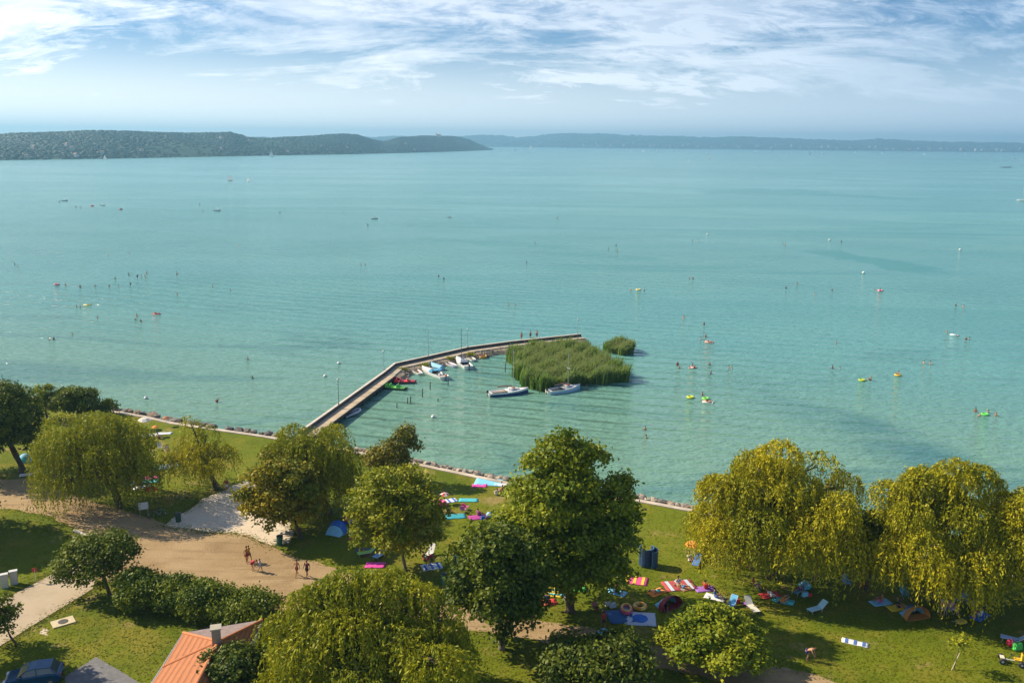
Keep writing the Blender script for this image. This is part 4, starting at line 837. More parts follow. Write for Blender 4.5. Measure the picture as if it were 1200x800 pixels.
# distant sails
SAILM = leaf_mat((.88, .87, .84), (.88, .87, .84), .5); SAILM.name = 'sailcloth'
def far_sail(u, v, h, label, group=None, sails=True, mb_=None, rz=20):
    p = P(u, v, 0); o = thing('sailing_boat', label, 'sailboat', p, rz, group); h *= 1.25; L = h * .75; h_, st = hull_mb(L, L * .3, h * .08, .3, .7, .3, None, ns=8); h_.build('hull', WHITE, o, True)
    deck_mb(st, 0, 8, .1).build('deck', WHITE, o); MB().tube([(L * .05, 0, 0), (L * .05, 0, h)], h * .006 + .03, 5).build('mast', ALU, o)
    SA = SAILM
    if sails:
        MB().add([(L * .04, .02, h * .14), (-L * .42, h * .04, h * .15), (L * .045, .02, h * .97), (L * .04, -.02, h * .14), (-L * .42, h * .04 - .03, h * .15), (L * .045, -.02, h * .97)], [(0, 1, 2), (5, 4, 3), (0, 3, 4, 1), (1, 4, 5, 2)]).build('mainsail', SA, o)
        MB().add([(L * .10, .02, h * .12), (L * .48, .02, h * .10), (L * .07, .02, h * .80), (L * .10, -.02, h * .12), (L * .48, -.02, h * .10), (L * .07, -.02, h * .80)], [(0, 1, 2), (5, 4, 3), (0, 3, 4, 1), (1, 4, 5, 2)]).build('jib', SA, o)
    return o
rs_ = random.Random(9)
for (u, v, h) in [(604, 177, 12), (615, 176, 14), (622, 174.6, 30), (662, 175, 14), (690, 175.6, 12), (712, 175.2, 14), (734, 177, 13), (754, 178, 14), (770, 177, 12), (793, 177, 12), (885, 178, 13), (906, 179, 14), (925, 180, 14), (949, 181.5, 16), (963, 180.5, 13), (1002, 179.6, 14), (1033, 180.5, 12), (1083, 182, 12), (1122, 181, 12), (1131, 182, 14), (1161, 183, 12)]:
    far_sail(u, v, h, 'tiny white sail far off along the hazy far shore', 'sails along the far shore', rz=rs_.uniform(-60, 60))
far_sail(807, 189, 5.5, 'low white boat out on the lake beside a taller sail', sails=False)
far_sail(831.5, 186, 11, 'white sailing boat with full sails out on the open lake', rz=35)
far_sail(1188, 186.5, 9, 'white sail in open water off the far right shore end', rz=-20)
far_sail(1199, 236, 10, 'moored white yacht with bare mast alone on the lake', sails=False, rz=160)
for u, v, h in [(123, 187, 8), (318, 184, 15), (269.5, 212, 6), (291, 213, 5)]: far_sail(u, v, h, 'small white sail near the wooded peninsula', 'sails near the peninsula', rz=rs_.uniform(-50, 50))
for (u, v, rz) in [(76, 235.5, 10), (120, 241, -20), (254.5, 247, 5)]:
    o = thing('pleasure_boat', 'small white pleasure boat drifting far out among bathers', 'boat', P(u, v, 0), rz, 'small white boats far out'); h, st = hull_mb(4.2, 1.6, .6, .2, .8, .3, .2); h.build('hull', WHITE, o, True); MB().box((0, 0, 1.4), (1.6, 1.3, .06)).build('canopy', WHITE, o); [MB().tube([(sx * .7, sy * .55, .5), (sx * .7, sy * .55, 1.4)], .02, 4).build('canopy_post', ALU, o) for sx in (-1, 1) for sy in (-1, 1)]
o, L = boat_at('rowing_boat', 'dark rowing boat far out off the right shore', (1176, 196.5), (1184, 196)); h, st = hull_mb(L, L * .3, .7, .2, .7, .3, .2); h.build('hull', DK, o, True); MB().box((0, 0, .5), (.3, L * .22, .05)).build('thwart', TEAK, o)
for (u, v) in [(381, 441), (397, 426), (507.5, 489), (171, 467), (1125, 293), (1012, 320), (972, 281.5), (829, 275)]:
    o = thing('mooring_buoy', 'round white mooring buoy floating on the lake', 'buoy', P(u, v, 0), 0, 'white buoys'); k = mpp(P(u, v, 0)); r = .32 if v > 400 else .5
    MB().ellip((0, 0, r * .35), (r, r, r * .85), 12, 8).build('float', WHITE, o, True); MB().torus((0, 0, r * .25), r * .96, r * .10).build('band', mat((.5, .5, .5), .5), o); MB().torus((0, 0, r * 1.3), r * .2, r * .05, 'X', 10, 5).build('ring', ALU, o)

# ================================================================== HOUSES ACROSS THE LAKE
hr = random.Random(31)
def far_house(p, w, d, h, rz, label, group, wallc, roofc):
    o = thing('house', label, 'house', p, rz, group); MB().box((0, 0, h / 2 - 1), (w, d, h + 2)).build('wall', wallc, o)
    r = w * .30; MB().add([(-w * .54, -d * .54, h), (w * .54, -d * .54, h), (w * .54, d * .54, h), (-w * .54, d * .54, h), (-w * .54, 0, h + r), (w * .54, 0, h + r)], [(0, 1, 5, 4), (2, 3, 4, 5), (0, 4, 3), (1, 2, 5), (3, 2, 1, 0)]).build('roof', roofc, o)
    for k in (-.28, 0, .28): MB().box((k * w, -d / 2 - .03, h * .55), (w * .12, .1, h * .3)).build('window', GLASS, o)
WC = [mat(c_, .8, .05, 1, name='render_wall') for c_ in [(.55, .50, .44), (.48, .44, .38), (.58, .55, .52)]]; RFC = [mat(c_, .8, .1, 1, name='far_tile') for c_ in [(.30, .15, .11), (.26, .15, .12), (.24, .17, .14)]]
def on_grid(g, fi, fj):
    i = int(fi); j = int(fj); a_ = g[i][j].lerp(g[i + 1][j], fi - i); b_ = g[i][j + 1].lerp(g[i + 1][j + 1], fi - i); return a_.lerp(b_, fj - j)
for k in range(16):
    p = on_grid(g1, hr.uniform(20, 132), hr.choice([hr.uniform(.15, 2.0), hr.uniform(1, 6.5)])); far_house(p + Vector((0, 0, 2.5)), hr.uniform(6, 9), hr.uniform(6, 8), hr.uniform(3, 5), hr.uniform(-40, 40), 'distant house with tiled roof among trees on the peninsula hillside', 'houses on the peninsula', hr.choice(WC), hr.choice(RFC))
for k in range(46):
    p = on_grid(g2, 60 + 88 * (k + hr.random()) / 46, hr.choice([hr.uniform(.02, .35), hr.uniform(.1, 1.6)])); far_house(p + Vector((0, 0, 10)), hr.uniform(16, 30), hr.uniform(14, 22), hr.uniform(10, 22), hr.uniform(-30, 30), 'pale distant building strung along the far shore', 'buildings along the far shore', hr.choice(WC), hr.choice(RFC))
# abbey on the headland
iu = (513 - left_prof[0][0]) / (left_prof[-1][0] - left_prof[0][0]) * 149; p = on_grid(g1, iu, 8.4); ab = thing('abbey', 'twin towered abbey church with red roof on top of the headland', 'church', p + Vector((0, 0, 1)), 15, None, .62); AW = mat((.80, .60, .50), .8, .05, 1, name='abbey_wall'); AR = mat((.50, .16, .09), .8, .1, 1, name='abbey_roof')
MB().box((8, 0, 6), (34, 14, 14)).build('nave', AW, ab); MB().add([(-10, -8, 13), (26, -8, 13), (26, 8, 13), (-10, 8, 13), (-10, 0, 20), (26, 0, 20)], [(0, 1, 5, 4), (2, 3, 4, 5), (0, 4, 3), (1, 2, 5), (3, 2, 1, 0)]).build('roof', AR, ab)
for sy in (-5, 5):
    t_ = MB().box((-12, sy, 10), (5.5, 5.5, 24)).build('tower', AW, ab); MB().lathe([(3.6, 22), (2.6, 25), (1.6, 27), (1.8, 28), (.2, 33)], (-12, sy, 0), 8).build('spire', AR, t_); MB().box((-14.8, sy, 17), (.2, 1.6, 3)).build('belfry_window', GLASS, t_)
MB().box((14, 16, 4), (40, 12, 10)).build('cloister', AW, ab)

# ================================================================== PEOPLE
SK = [mat(c_, .55, .06, 8, name='skin') for c_ in [(.52, .27, .15), (.42, .20, .10), (.60, .34, .20), (.34, .15, .075)]]
HAIR = [mat(c_, .6, .1, 12, name='hair') for c_ in [(.035, .022, .015), (.10, .055, .025), (.30, .20, .09), (.015, .012, .01)]]
def std():
    J = dict(pel=(0, 0, .95), wai=(0, .0, 1.10), che=(0, .01, 1.30), nb=(0, .01, 1.45), nk=(0, 0, 1.51), hl=(0, -.015, 1.57), hm=(0, -.015, 1.645), ht=(0, 0, 1.71), no=(0, -.115, 1.625))
    for s_, n in ((1, 'l'), (-1, 'r')):
        J.update({'sh' + n: (.185 * s_, .01, 1.40), 'el' + n: (.245 * s_, .035, 1.12), 'wr' + n: (.25 * s_, -.06, .89), 'ha' + n: (.25 * s_, -.085, .81), 'hi' + n: (.09 * s_, 0, .90), 'kn' + n: (.10 * s_, -.02, .50), 'an' + n: (.10 * s_, .02, .085), 'to' + n: (.115 * s_, -.15, .04)})
    return J
RAD = dict(pel=(.145, .115), wai=(.125, .10), che=(.155, .11), nb=(.08, .07), nk=(.055, .055), hl=(.068, .075), hm=(.085, .098), ht=(.062, .068), no=(.02, .02), sh=(.062, .062), el=(.042, .042), wr=(.03, .028), ha=(.042, .02), hi=(.098, .098), kn=(.06, .06), an=(.04, .04), to=(.042, .03))
def walk():
    J = std(); J.update(knl=(.10, -.16, .52), anl=(.10, -.24, .10), tol=(.11, -.40, .06), knr=(-.10, .06, .50), anr=(-.10, .30, .12), tor=(-.11, .17, .05), ell=(.25, .12, 1.14), wrl=(.25, .10, .90), hal=(.25, .08, .82), elr=(-.25, -.06, 1.13), wrr=(-.24, -.26, .98), har=(-.24, -.33, .94)); return J
def carry():
    J = std(); J.update(ell=(.27, -.02, 1.13), wrl=(.20, -.25, 1.12), hal=(.15, -.32, 1.13), knr=(-.10, -.12, .51), anr=(-.10, -.10, .09), tor=(-.11, -.27, .04), anl=(.10, .14, .10), tol=(.11, -.02, .04)); return J
def raised():
    J = std(); J.update(ell=(.36, -.02, 1.52), wrl=(.30, -.06, 1.76), hal=(.28, -.07, 1.84), elr=(-.34, -.12, 1.22), wrr=(-.38, -.34, 1.24), har=(-.39, -.42, 1.25)); return J
def sit():
    J = std()
    for k in list(J): x, y, z = J[k]; J[k] = (x, y + (.04 + (z - .95) * .12 if z > .85 else 0), z - .82)
    for s_, n in ((1, 'l'), (-1, 'r')): J.update({'kn' + n: (.16 * s_, -.38, .34), 'an' + n: (.14 * s_, -.62, .07), 'to' + n: (.16 * s_, -.76, .10), 'hi' + n: (.10 * s_, -.02, .12), 'el' + n: (.27 * s_, -.02, .36), 'wr' + n: (.20 * s_, -.26, .40), 'ha' + n: (.18 * s_, -.34, .40)})
    return J
def chair_sit():
    J = sit()
    for s_, n in ((1, 'l'), (-1, 'r')): J.update({'kn' + n: (.13 * s_, -.42, .16), 'an' + n: (.12 * s_, -.50, -.26), 'to' + n: (.13 * s_, -.66, -.29)})
    return J
def lie():
    J = {}
    for k, (x, y, z) in std().items(): J[k] = (x, z - .9, .13 - y * .6 if k[:2] not in ('to',) else .20)
    for s_, n in ((1, 'l'), (-1, 'r')): J.update({'el' + n: (.30 * s_, .25, .07), 'wr' + n: (.30 * s_, .0, .06), 'ha' + n: (.30 * s_, -.08, .06), 'kn' + n: (.12 * s_, -.40, .16 + (.14 if n == 'l' else 0))})
    return J
def bend():
    J = std(); a_ = R(62); px, pz = 0, .92
    for k in ('wai', 'che', 'nb', 'nk', 'hl', 'hm', 'ht', 'no', 'shl', 'shr'):
        x, y, z = J[k]; dz = z - pz; J[k] = (x, y * math.cos(a_) - dz * math.sin(a_) * .9, pz - .05 + dz * math.cos(a_) + .0)
    for s_, n in ((1, 'l'), (-1, 'r')): J.update({'el' + n: (.22 * s_, -.48, .86), 'wr' + n: (.14 * s_, -.58, .62), 'ha' + n: (.12 * s_, -.62, .54), 'kn' + n: (.12 * s_, -.14, .50), 'pel': (0, .06, .90), 'hi' + n: (.09 * s_, .06, .86)})
    return J
def swim():
    J = {}
    for k, (x, y, z) in std().items(): J[k] = (x, -(z - 1.3) * .95, .02 + (z - 1.2) * .25 if z > 1.2 else (z - 1.2) * .28)
    J.update(shl=(.19, -.12, .03), shr=(-.19, -.12, .03), ell=(.32, -.35, .05), wrl=(.22, -.58, .0), hal=(.20, -.66, -.02), elr=(-.42, -.1, .0), wrr=(-.45, .12, -.06), har=(-.45, .2, -.08), hm=(0, -.36, .14), ht=(0, -.38, .22), hl=(0, -.32, .08), no=(0, -.48, .12)); return J
POSES = dict(stand=std(), walk=walk(), carry=carry(), raised=raised(), sit=sit(), chair=chair_sit(), lie=lie(), bend=bend(), swim=swim())
_body = {}
def body_meshes(pose):
    if pose in _body: return _body[pose]
    J = POSES[pose]; V = {k: Vector(c_) for k, c_ in J.items()}; names = list(V); E = [('pel', 'wai'), ('wai', 'che'), ('che', 'nb'), ('nb', 'nk'), ('nk', 'hl'), ('hl', 'hm'), ('hm', 'ht'), ('hm', 'no')]
    for n in 'lr': E += [('che', 'sh' + n), ('sh' + n, 'el' + n), ('el' + n, 'wr' + n), ('wr' + n, 'ha' + n), ('pel', 'hi' + n), ('hi' + n, 'kn' + n), ('kn' + n, 'an' + n), ('an' + n, 'to' + n)]
    rad = [RAD[k] if k in RAD else RAD[k[:2]] for k in names]
    for n, sg in (('l', 1), ('r', -1)):   # fingers and thumb
        w, h = V['wr' + n], V['ha' + n]; d_ = (h - w).normalized(); side = d_.cross(Vector((sg, .25, .1))).normalized()
        for q, (sd_, ln_) in enumerate([(-.030, .075), (-.010, .088), (.010, .085), (.030, .068)]):
            k = 'f%d%s' % (q, n); V[k] = h + d_ * ln_ + side * sd_ + Vector((-.012 * sg, 0, 0)); names.append(k); rad.append((.010, .010)); E.append(('ha' + n, k))
        k = 'th' + n; V[k] = w.lerp(h, .6) - side * .06; names.append(k); rad.append((.011, .011)); E.append(('wr' + n, k))
    me = bpy.data.meshes.new('body_cage'); ix = {k: i for i, k in enumerate(names)}; me.from_pydata([V[k][:] for k in names], [(ix[a_], ix[b_]) for a_, b_ in E], []); me.update()
    ob = bpy.data.objects.new('body_cage', me); C.objects.link(ob); ob.modifiers.new('skin', 'SKIN'); sub = ob.modifiers.new('sub', 'SUBSURF'); sub.levels = 1; sub.render_levels = 1
    for i, r_ in enumerate(rad): me.skin_vertices[0].data[i].radius = r_
    me.skin_vertices[0].data[ix['pel']].use_root = True
    dg = bpy.context.evaluated_depsgraph_get(); bm_ = bpy.data.meshes.new_from_object(ob.evaluated_get(dg)); bm_.name = 'body'; bpy.data.objects.remove(ob)
    bm_.polygons.foreach_set('use_smooth', [True] * len(bm_.polygons)); bm_.materials.clear(); bm_.materials.append(SK[0])
    s_ = MB(); s_.tube([V['wai'].lerp(V['pel'], .55), V['pel'], V['pel'].lerp((V['hil'] + V['hir']) / 2, .9)], [.14, .158, .15], 10, flat=.82)
    for n in 'lr': s_.tube([V['hi' + n], V['hi' + n].lerp(V['kn' + n], .28), V['hi' + n].lerp(V['kn' + n], .55)], [.112, .108, .10], 9)
    t_ = MB(); t_.tube([V['pel'].lerp(V['wai'], .2), V['wai'], V['che'], V['nb'].lerp(V['che'], .2)], [.155, .145, .182, .11], 10, flat=.76)
    for n in 'lr': t_.tube([V['che'].lerp(V['sh' + n], .7), V['sh' + n], V['sh' + n].lerp(V['el' + n], .55)], [.08, .082, .066], 8)
    h_ = MB(); up = (V['ht'] - V['hl']).normalized(); fr = (V['no'] - V['hm']).normalized(); hc = V['hm'] + up * .025 - fr * .018; rt = up.cross(fr)
    e = MB().ellip((0, 0, 0), (.098, .112, .105), 10, 6, -.25, .999); h_.add([hc + rt * x + fr * (-y) + up * z for x, y, z in e.v], e.f); e2 = MB().ellip((0, .05, -.03), (.085, .06, .09), 8, 5); h_.add([hc + rt * x - fr * y + up * z for x, y, z in e2.v], e2.f)
    _body[pose] = (bm_, s_.mesh('swim_shorts', True), t_.mesh('shirt', True), h_.mesh('hair', True))
    for q in _body[pose][1:]: q.materials.append(HAIR[0])
    return _body[pose]
pr = random.Random(123)
def person(pose, loc, rz, label, group=None, shorts=(.05, .08, .25), shirt=None, skin=None, hair=None, scale=1.0, top_name='shirt'):
    b_, sh, ts, hr_ = body_meshes(pose); o = link('person', b_, SK[skin if skin is not None else pr.randrange(4)]); o.location = loc; o.rotation_euler = (0, 0, R(rz)); o.scale = (scale,) * 3
    tag(o, label, 'person', group); link('hair', hr_, HAIR[hair if hair is not None else pr.randrange(4)], o)
    if shorts: link('swim_shorts', sh, mat(shorts, .8, .08, 5, name='fabric'), o)
    if shirt: link(top_name, ts, mat(shirt, .8, .08, 5, name='fabric'), o)
    return o
SWC = [(.03, .04, .10), (.35, .04, .05), (.02, .02, .02), (.05, .20, .30), (.5, .35, .05), (.25, .05, .2)]
GB = 'bathers standing in the lake'; LB = 'bather standing chest deep in the open lake'
stand_px = [(17, 310), (21, 313), (152, 297), (135, 327), (151, 323), (161, 325), (166, 325), (170, 325.5), (172, 321), (77, 335), (94, 337), (111.5, 335.5), (128, 336), (139, 336), (153, 334), (207.5, 346), (249, 336), (270, 341), (89.5, 360), (94, 360), (114, 373), (160.5, 372), (158.5, 375), (165, 377), (58, 398), (63, 398), (85, 393), (290.5, 421.5), (296, 443), (254.5, 471),
    (207, 322), (70, 237), (89, 243), (95, 243), (99, 206.5), (234, 240), (238, 248), (328, 250), (401.5, 248), (439, 256), (431, 264.5), (423, 311), (428, 311), (514, 324.5), (520, 327), (596, 357), (653, 256), (627, 285.5), (617, 308), (603.5, 357.5), (713, 292), (722, 288), (723.5, 295), (739, 341), (755, 341), (808, 327), (812, 327), (811.5, 282.5), (819, 283),
    (934, 333), (921, 338), (975, 341), (954, 345), (1025, 340), (1120, 358), (1129, 360), (917, 285.5), (920, 287), (986, 284), (801, 373), (825, 380.5), (827, 395), (821, 398), (794, 428), (796, 432), (808, 432), (831.5, 428), (833, 438), (854, 431), (857.5, 432), (823, 463), (756, 504), (757, 513), (1109.5, 390), (1132, 398), (1136, 398), (1082.5, 426), (1090, 427), (980, 402), (975.5, 432), (984, 432), (1143, 483), (1148, 488), (1158, 484), (1167, 488)]
for k, (u, v) in enumerate(stand_px):
    p = P(u, v, 0); far_ = p.length > 420; dz = pr.uniform(-1.28, -.95) if v > 330 else pr.uniform(-1.15, -.75)
    lb, gb = ('tiny distant bather far out on the open lake', 'distant bathers far out') if v < 300 else ('bather standing in the green water beyond the reed island', 'bathers beyond the reed island') if (735 < u < 870 and v > 360) else ('bather standing in the lake off the golden willows', 'bathers off the golden willows') if u > 870 else ('bather standing in the lake off the pier and dark trees', 'bathers off the dark trees')
    person(pr.choice(['stand', 'stand', 'raised', 'carry']), (p.x, p.y, dz), pr.uniform(0, 360), lb, gb, pr.choice(SWC), pr.choice([None, None, None, None] + SWC[:2]), scale=pr.uniform(.95, 1.08) * (1.12 if far_ else 1.0), top_name='swim_top')
for k, (u, v) in enumerate([(126, 299), (279.5, 287), (55, 259), (487.5, 263), (480, 263.5), (207, 321), (1123, 394)]):
    p = P(u, v, 0); person('swim', (p.x, p.y, -.02), pr.choice([80, 100, 260]), 'bather swimming flat at the lake surface', 'swimmers', pr.choice(SWC), None)
# floats on the water
def ring_obj(name, label, loc, col, Rr=.42, r=.15, stripe=None, rz=0, group=None):
    o = thing(name, label, 'swim ring', loc, rz, group); MB().torus((0, 0, r), Rr, r, 'Z', 20, 8).build('tube', mat(col, .35, .05, 3, name='vinyl'), o, True)
    if stripe:
        for a_ in range(0, 360, 90): MB().torus((0, 0, r), Rr, r * 1.02, 'Z', 4, 8, a_, a_ + 40).build('stripe', mat(stripe, .35, .05, 3, name='vinyl'), o, True)
    MB().tube([(Rr, 0, 2 * r - .01), (Rr, 0, 2 * r + .03)], .015, 5).build('valve', WHITE, o); return o
def mattress(label, loc, rz, col, col2, L=1.85, W=.7, name='air_mattress', group=None):
    o = thing(name, label, 'air mattress', loc, rz, group); n = 6
    for k in range(n): MB().tube([(-L * .36, (k + .5) * W / n - W / 2, .09), (L * .28, (k + .5) * W / n - W / 2, .09)], W / n * .56, 8).build('air_chamber', mat(col if k % 2 == 0 else col2, .4, .05, 3, name='vinyl'), o, True)
    MB().tube([(L * .40, -W / 2, .12), (L * .40, W / 2, .12)], .13, 9).build('pillow', mat(col, .4, .05, 3, name='vinyl'), o, True); return o
def wp(u, v): return P(u, v, 0) - Vector((0, 0, .05))
for u, v, c_, st_, lab in [(66.5, 334, (.75, .20, .35), None, 'pink swim ring floating among the bathers off the bank of dark trees'), (748, 340, (.85, .70, .25), None, 'pale yellow swim ring between two bathers in open water'), (1031.5, 341, (.85, .08, .18), (.9, .5, .55), 'bright pink swim ring drifting alone with one bather'),
        (812, 431, (.85, .85, .82), (.75, .06, .05), 'red and white striped swim ring past the reed island'), (809, 466, (.80, .78, .05), (.45, .65, .05), 'lime yellow swim ring in the green shallows'), (827, 467.5, (.25, .70, .12), None, 'green swim ring beside the white lounging float'), (1052, 440, (.85, .55, .08), None, 'amber swim ring holding a bather'), (1010, 446, (.65, .68, .05), (.30, .5, .05), 'yellow green swim ring beside a bather in the shallows off the golden willows'), (1154, 486, (.15, .72, .12), None, 'green swim ring amid a group of four bathers'), (108, 241.5, (.75, .05, .05), None, 'red float far out beside a small white boat'), (141.5, 245.5, (.45, .04, .03), None, 'dark red float alone far out on the lake')]:
    big = 1.7 if v < 300 else (1.25 if v < 360 else 1.05); ring_obj('swim_ring', lab, wp(u, v), c_, .45 * big, .17 * big, st_)
for u, v, lab in [(66.5, 334, 'bather sitting in the pink swim ring'), (1031, 341, 'bather sitting in the bright pink swim ring'), (1052, 440, 'bather sitting in the amber swim ring'), (1020, 446, 'bather crouched low beside the yellow green ring'), (812, 431, 'bather sitting in the red and white striped ring'), (141.5, 245.5, 'bather sitting on the dark red float')]:
    person('sit', P(u, v, 0) + Vector((0, 0, .02)), pr.uniform(0, 360), lab, None, pr.choice(SWC), None)
for u, v, rz, c_, c2, lab, pl in [(102, 357.5, 5, (.85, .60, .08), (.9, .72, .2), 'yellow air mattress off the bank of dark trees', None), (183, 368, -8, (.75, .05, .10), (.85, .2, .2), 'red air mattress with a bather off the bank of dark trees', 'bather lying on the red air mattress'), (830.5, 401, -25, (.85, .35, .28), (.9, .6, .5), 'pink air mattress with a bather past the reed island', 'bather lying on the pink air mattress'), (829, 471, -20, (.85, .80, .74), (.8, .5, .3), 'white lounging float in the green shallows', 'bather lying on the white lounging float'), (1118, 392.5, -45, (.72, .82, .80), (.85, .88, .86), 'white air mattress drifting in the shallows off the golden willows', None)]:
    mattress(lab, wp(u, v), rz, c_, c2, 2.2, .9)
    if pl: person('lie', P(u, v, 0) + Vector((0, 0, .10)), rz - 90, pl, None, pr.choice(SWC), None)
o = thing('paddle_board', 'paddle board carrying a kneeling person in mid lake', 'paddle board', wp(526.5, 255), 5); hb, st = hull_mb(3.6, .9, .14, .04, .55, .2); hb.build('board', mat((.55, .42, .30), .4), o, True); deck_mb(st, 0, 16, .02).build('deck_pad', mat((.2, .2, .22), .8), o)
person('sit', P(526.5, 255, 0) + Vector((0, 0, .12)), 90, 'person kneeling on the paddle board in mid lake', None, (.03, .03, .05), (.1, .1, .12))
o = thing('pedal_craft', 'small grey craft with riders far out in mid lake', 'boat', wp(439, 256.5), 10); hb, st = hull_mb(3.6, 1.6, .5, .1, .8, .3, .15); hb.build('hull', mat((.5, .48, .45), .5), o, True); MB().box((0, 0, .5), (.4, 1.2, .3)).build('seat', WHITE, o)
# on the pier
for u, v, lab, sh, ts in [(611, 398.5, 'person in red shorts standing on the pier hook', (.6, .06, .05), None), (621.5, 397, 'person in dark shorts facing the lake on the pier hook', (.03, .03, .05), None), (629, 396.5, 'person in an orange top near the pier tip', (.05, .05, .2), (.7, .25, .1))]:
    person('stand', P(u, v, 1.10), pr.uniform(150, 210), lab, None, sh, ts, skin=0)
# on the gravel
G = lambda u, v: P(u, v, LZ + .014)
person('walk', G(292, 658), 70, 'person with a yellow orange top walking across the gravel yard', None, (.15, .05, .03), (.80, .42, .05), skin=1)
person('carry', G(289.5, 659), 40, 'person walking close behind the yellow topped one on the gravel', None, (.35, .05, .05), None, skin=1)
person('bend', G(296, 668), 60, 'person in red bending over on the gravel yard', None, (.40, .03, .05), (.45, .03, .06), skin=0)
person('walk', G(305, 670), 80, 'child in a pale blue top walking on the gravel yard', None, (.65, .7, .75), (.55, .65, .78), skin=0, scale=.78)
person('walk', G(348, 675), -30, 'person in dark red swimwear walking toward the willow', None, (.20, .03, .03), None, skin=1)
person('walk', G(360, 676), -20, 'person in dark shorts with dark top walking beside the red clad one', None, (.03, .02, .03), (.10, .03, .04), skin=1)
person('stand', P(266, 576, LZ + .03), 180, 'person in white shorts with red top standing at the sand patch edge', None, (.7, .7, .72), (.30, .05, .05), skin=1)
person('bend', P(945, 773), 60, 'person in navy shorts stooping alone on the open lawn', None, (.04, .04, .16), None, skin=0)

# ================================================================== BEACH THINGS ON THE LAWN
def towel(u, v, rz, W, L, col, label, stripe=None, group=None, cat='towel', name='towel', pattern=None):
    o = thing(name, label, cat, P(u, v), rz, group); n = 8; m = 5; vs_ = []; fs_ = []; rq = random.Random(int(u * 7 + v)); hz_ = [[LZ * 0 + .05 + rq.uniform(-.015, .02) for _ in range(m + 1)] for _ in range(n + 1)]
    for i in range(n + 1):
        for j in range(m + 1): vs_.append(((i / n - .5) * L + rq.uniform(-.02, .02), (j / m - .5) * W + rq.uniform(-.02, .02), hz_[i][j]))
    k0 = len(vs_); vs_ += [(x, y, z - .035) for x, y, z in vs_]
    for i in range(n):
        for j in range(m): q = i * (m + 1) + j; fs_.append((q, q + m + 1, q + m + 2, q + 1)); fs_.append((k0 + q, k0 + q + 1, k0 + q + m + 2, k0 + q + m + 1))
    for i in range(n):
        for j in (0, m): q = i * (m + 1) + j; fs_.append((q, q + m + 1, k0 + q + m + 1, k0 + q) if j else (q, k0 + q, k0 + q + m + 1, q + m + 1))
    for j in range(m):
        for i in (0, n): q = i * (m + 1) + j; fs_.append((q, q + 1, k0 + q + 1, k0 + q) if i == 0 else (q, k0 + q, k0 + q + 1, q + 1))
    MB().add(vs_, fs_).build('cloth', mat(col, .9, .12, 5, name='terry', bump=.3), o, True)
    if stripe:
        for k in (-.32, 0, .32): MB().box((k * L, 0, .078), (L * .11, W * .96, .012)).build('stripe', mat(stripe, .9, .1, 5, name='terry'), o)
    if pattern: MB().lathe([(L * .26, .075), (L * .26, .085), (L * .2, .088)], seg=9).build('print', mat(pattern, .9, .3, 3, name='terry'), o)
    return o
def lounger(u, v, rz, cloth, label, frame=(.7, .7, .7), group=None, back=.55):
    o = thing('sun_lounger', label, 'sun lounger', P(u, v), rz, group); FM = mat(frame, .4, .05, 3, .5, name='lounger_frame'); CM = mat(cloth, .85, .1, 4, name='lounger_cloth')
    for sy in (-.3, .3): MB().tube([(-.95, sy, .32), (.35, sy, .32), (.95, sy, .32 + back)], .022, 6).build('side_rail', FM, o)
    MB().add([(-.95, -.29, .34), (.36, -.29, .34), (.36, .29, .34), (-.95, .29, .34), (-.95, -.29, .31), (.36, -.29, .31), (.36, .29, .31), (-.95, .29, .31)], [(0, 1, 2, 3), (7, 6, 5, 4), (0, 4, 5, 1), (2, 6, 7, 3), (3, 7, 4, 0)]).build('seat', CM, o)
    MB().add([(.36, -.29, .34), (.95, -.29, .34 + back), (.95, .29, .34 + back), (.36, .29, .34), (.38, -.29, .31), (.97, -.29, .31 + back), (.97, .29, .31 + back), (.38, .29, .31)], [(0, 1, 2, 3), (7, 6, 5, 4), (0, 4, 5, 1), (2, 6, 7, 3), (1, 5, 6, 2)]).build('backrest', CM, o)
    for x in (-.8, .3):
        for sy in (-.3, .3): MB().tube([(x, sy, 0), (x + .05, sy, .32)], .02, 5).build('leg', FM, o)
    return o
def beach_chair(u, v, rz, cloth, label, group=None):
    o = thing('beach_chair', label, 'chair', P(u, v), rz, group); FM = mat((.6, .6, .6), .4, .05, 3, .5, name='lounger_frame'); CM = mat(cloth, .85, .1, 4, name='lounger_cloth')
    MB().box((0, 0, .36), (.52, .50, .04)).build('seat', CM, o); MB().add([(-.26, .25, .38), (.26, .25, .38), (.26, .52, .95), (-.26, .52, .95), (-.26, .28, .36), (.26, .28, .36), (.26, .55, .93), (-.26, .55, .93)], [(0, 1, 2, 3), (7, 6, 5, 4), (0, 4, 5, 1), (1, 5, 6, 2), (2, 6, 7, 3), (3, 7, 4, 0)]).build('backrest', CM, o)
    for sx in (-.28, .28):
        for y0, y1 in ((-.3, .2), (.3, -.22)): MB().tube([(sx, y0, 0), (sx, y1, .52)], .016, 5).build('leg', FM, o)
        MB().tube([(sx, -.25, .54), (sx, .38, .56)], .02, 5).build('armrest', FM, o)
    return o
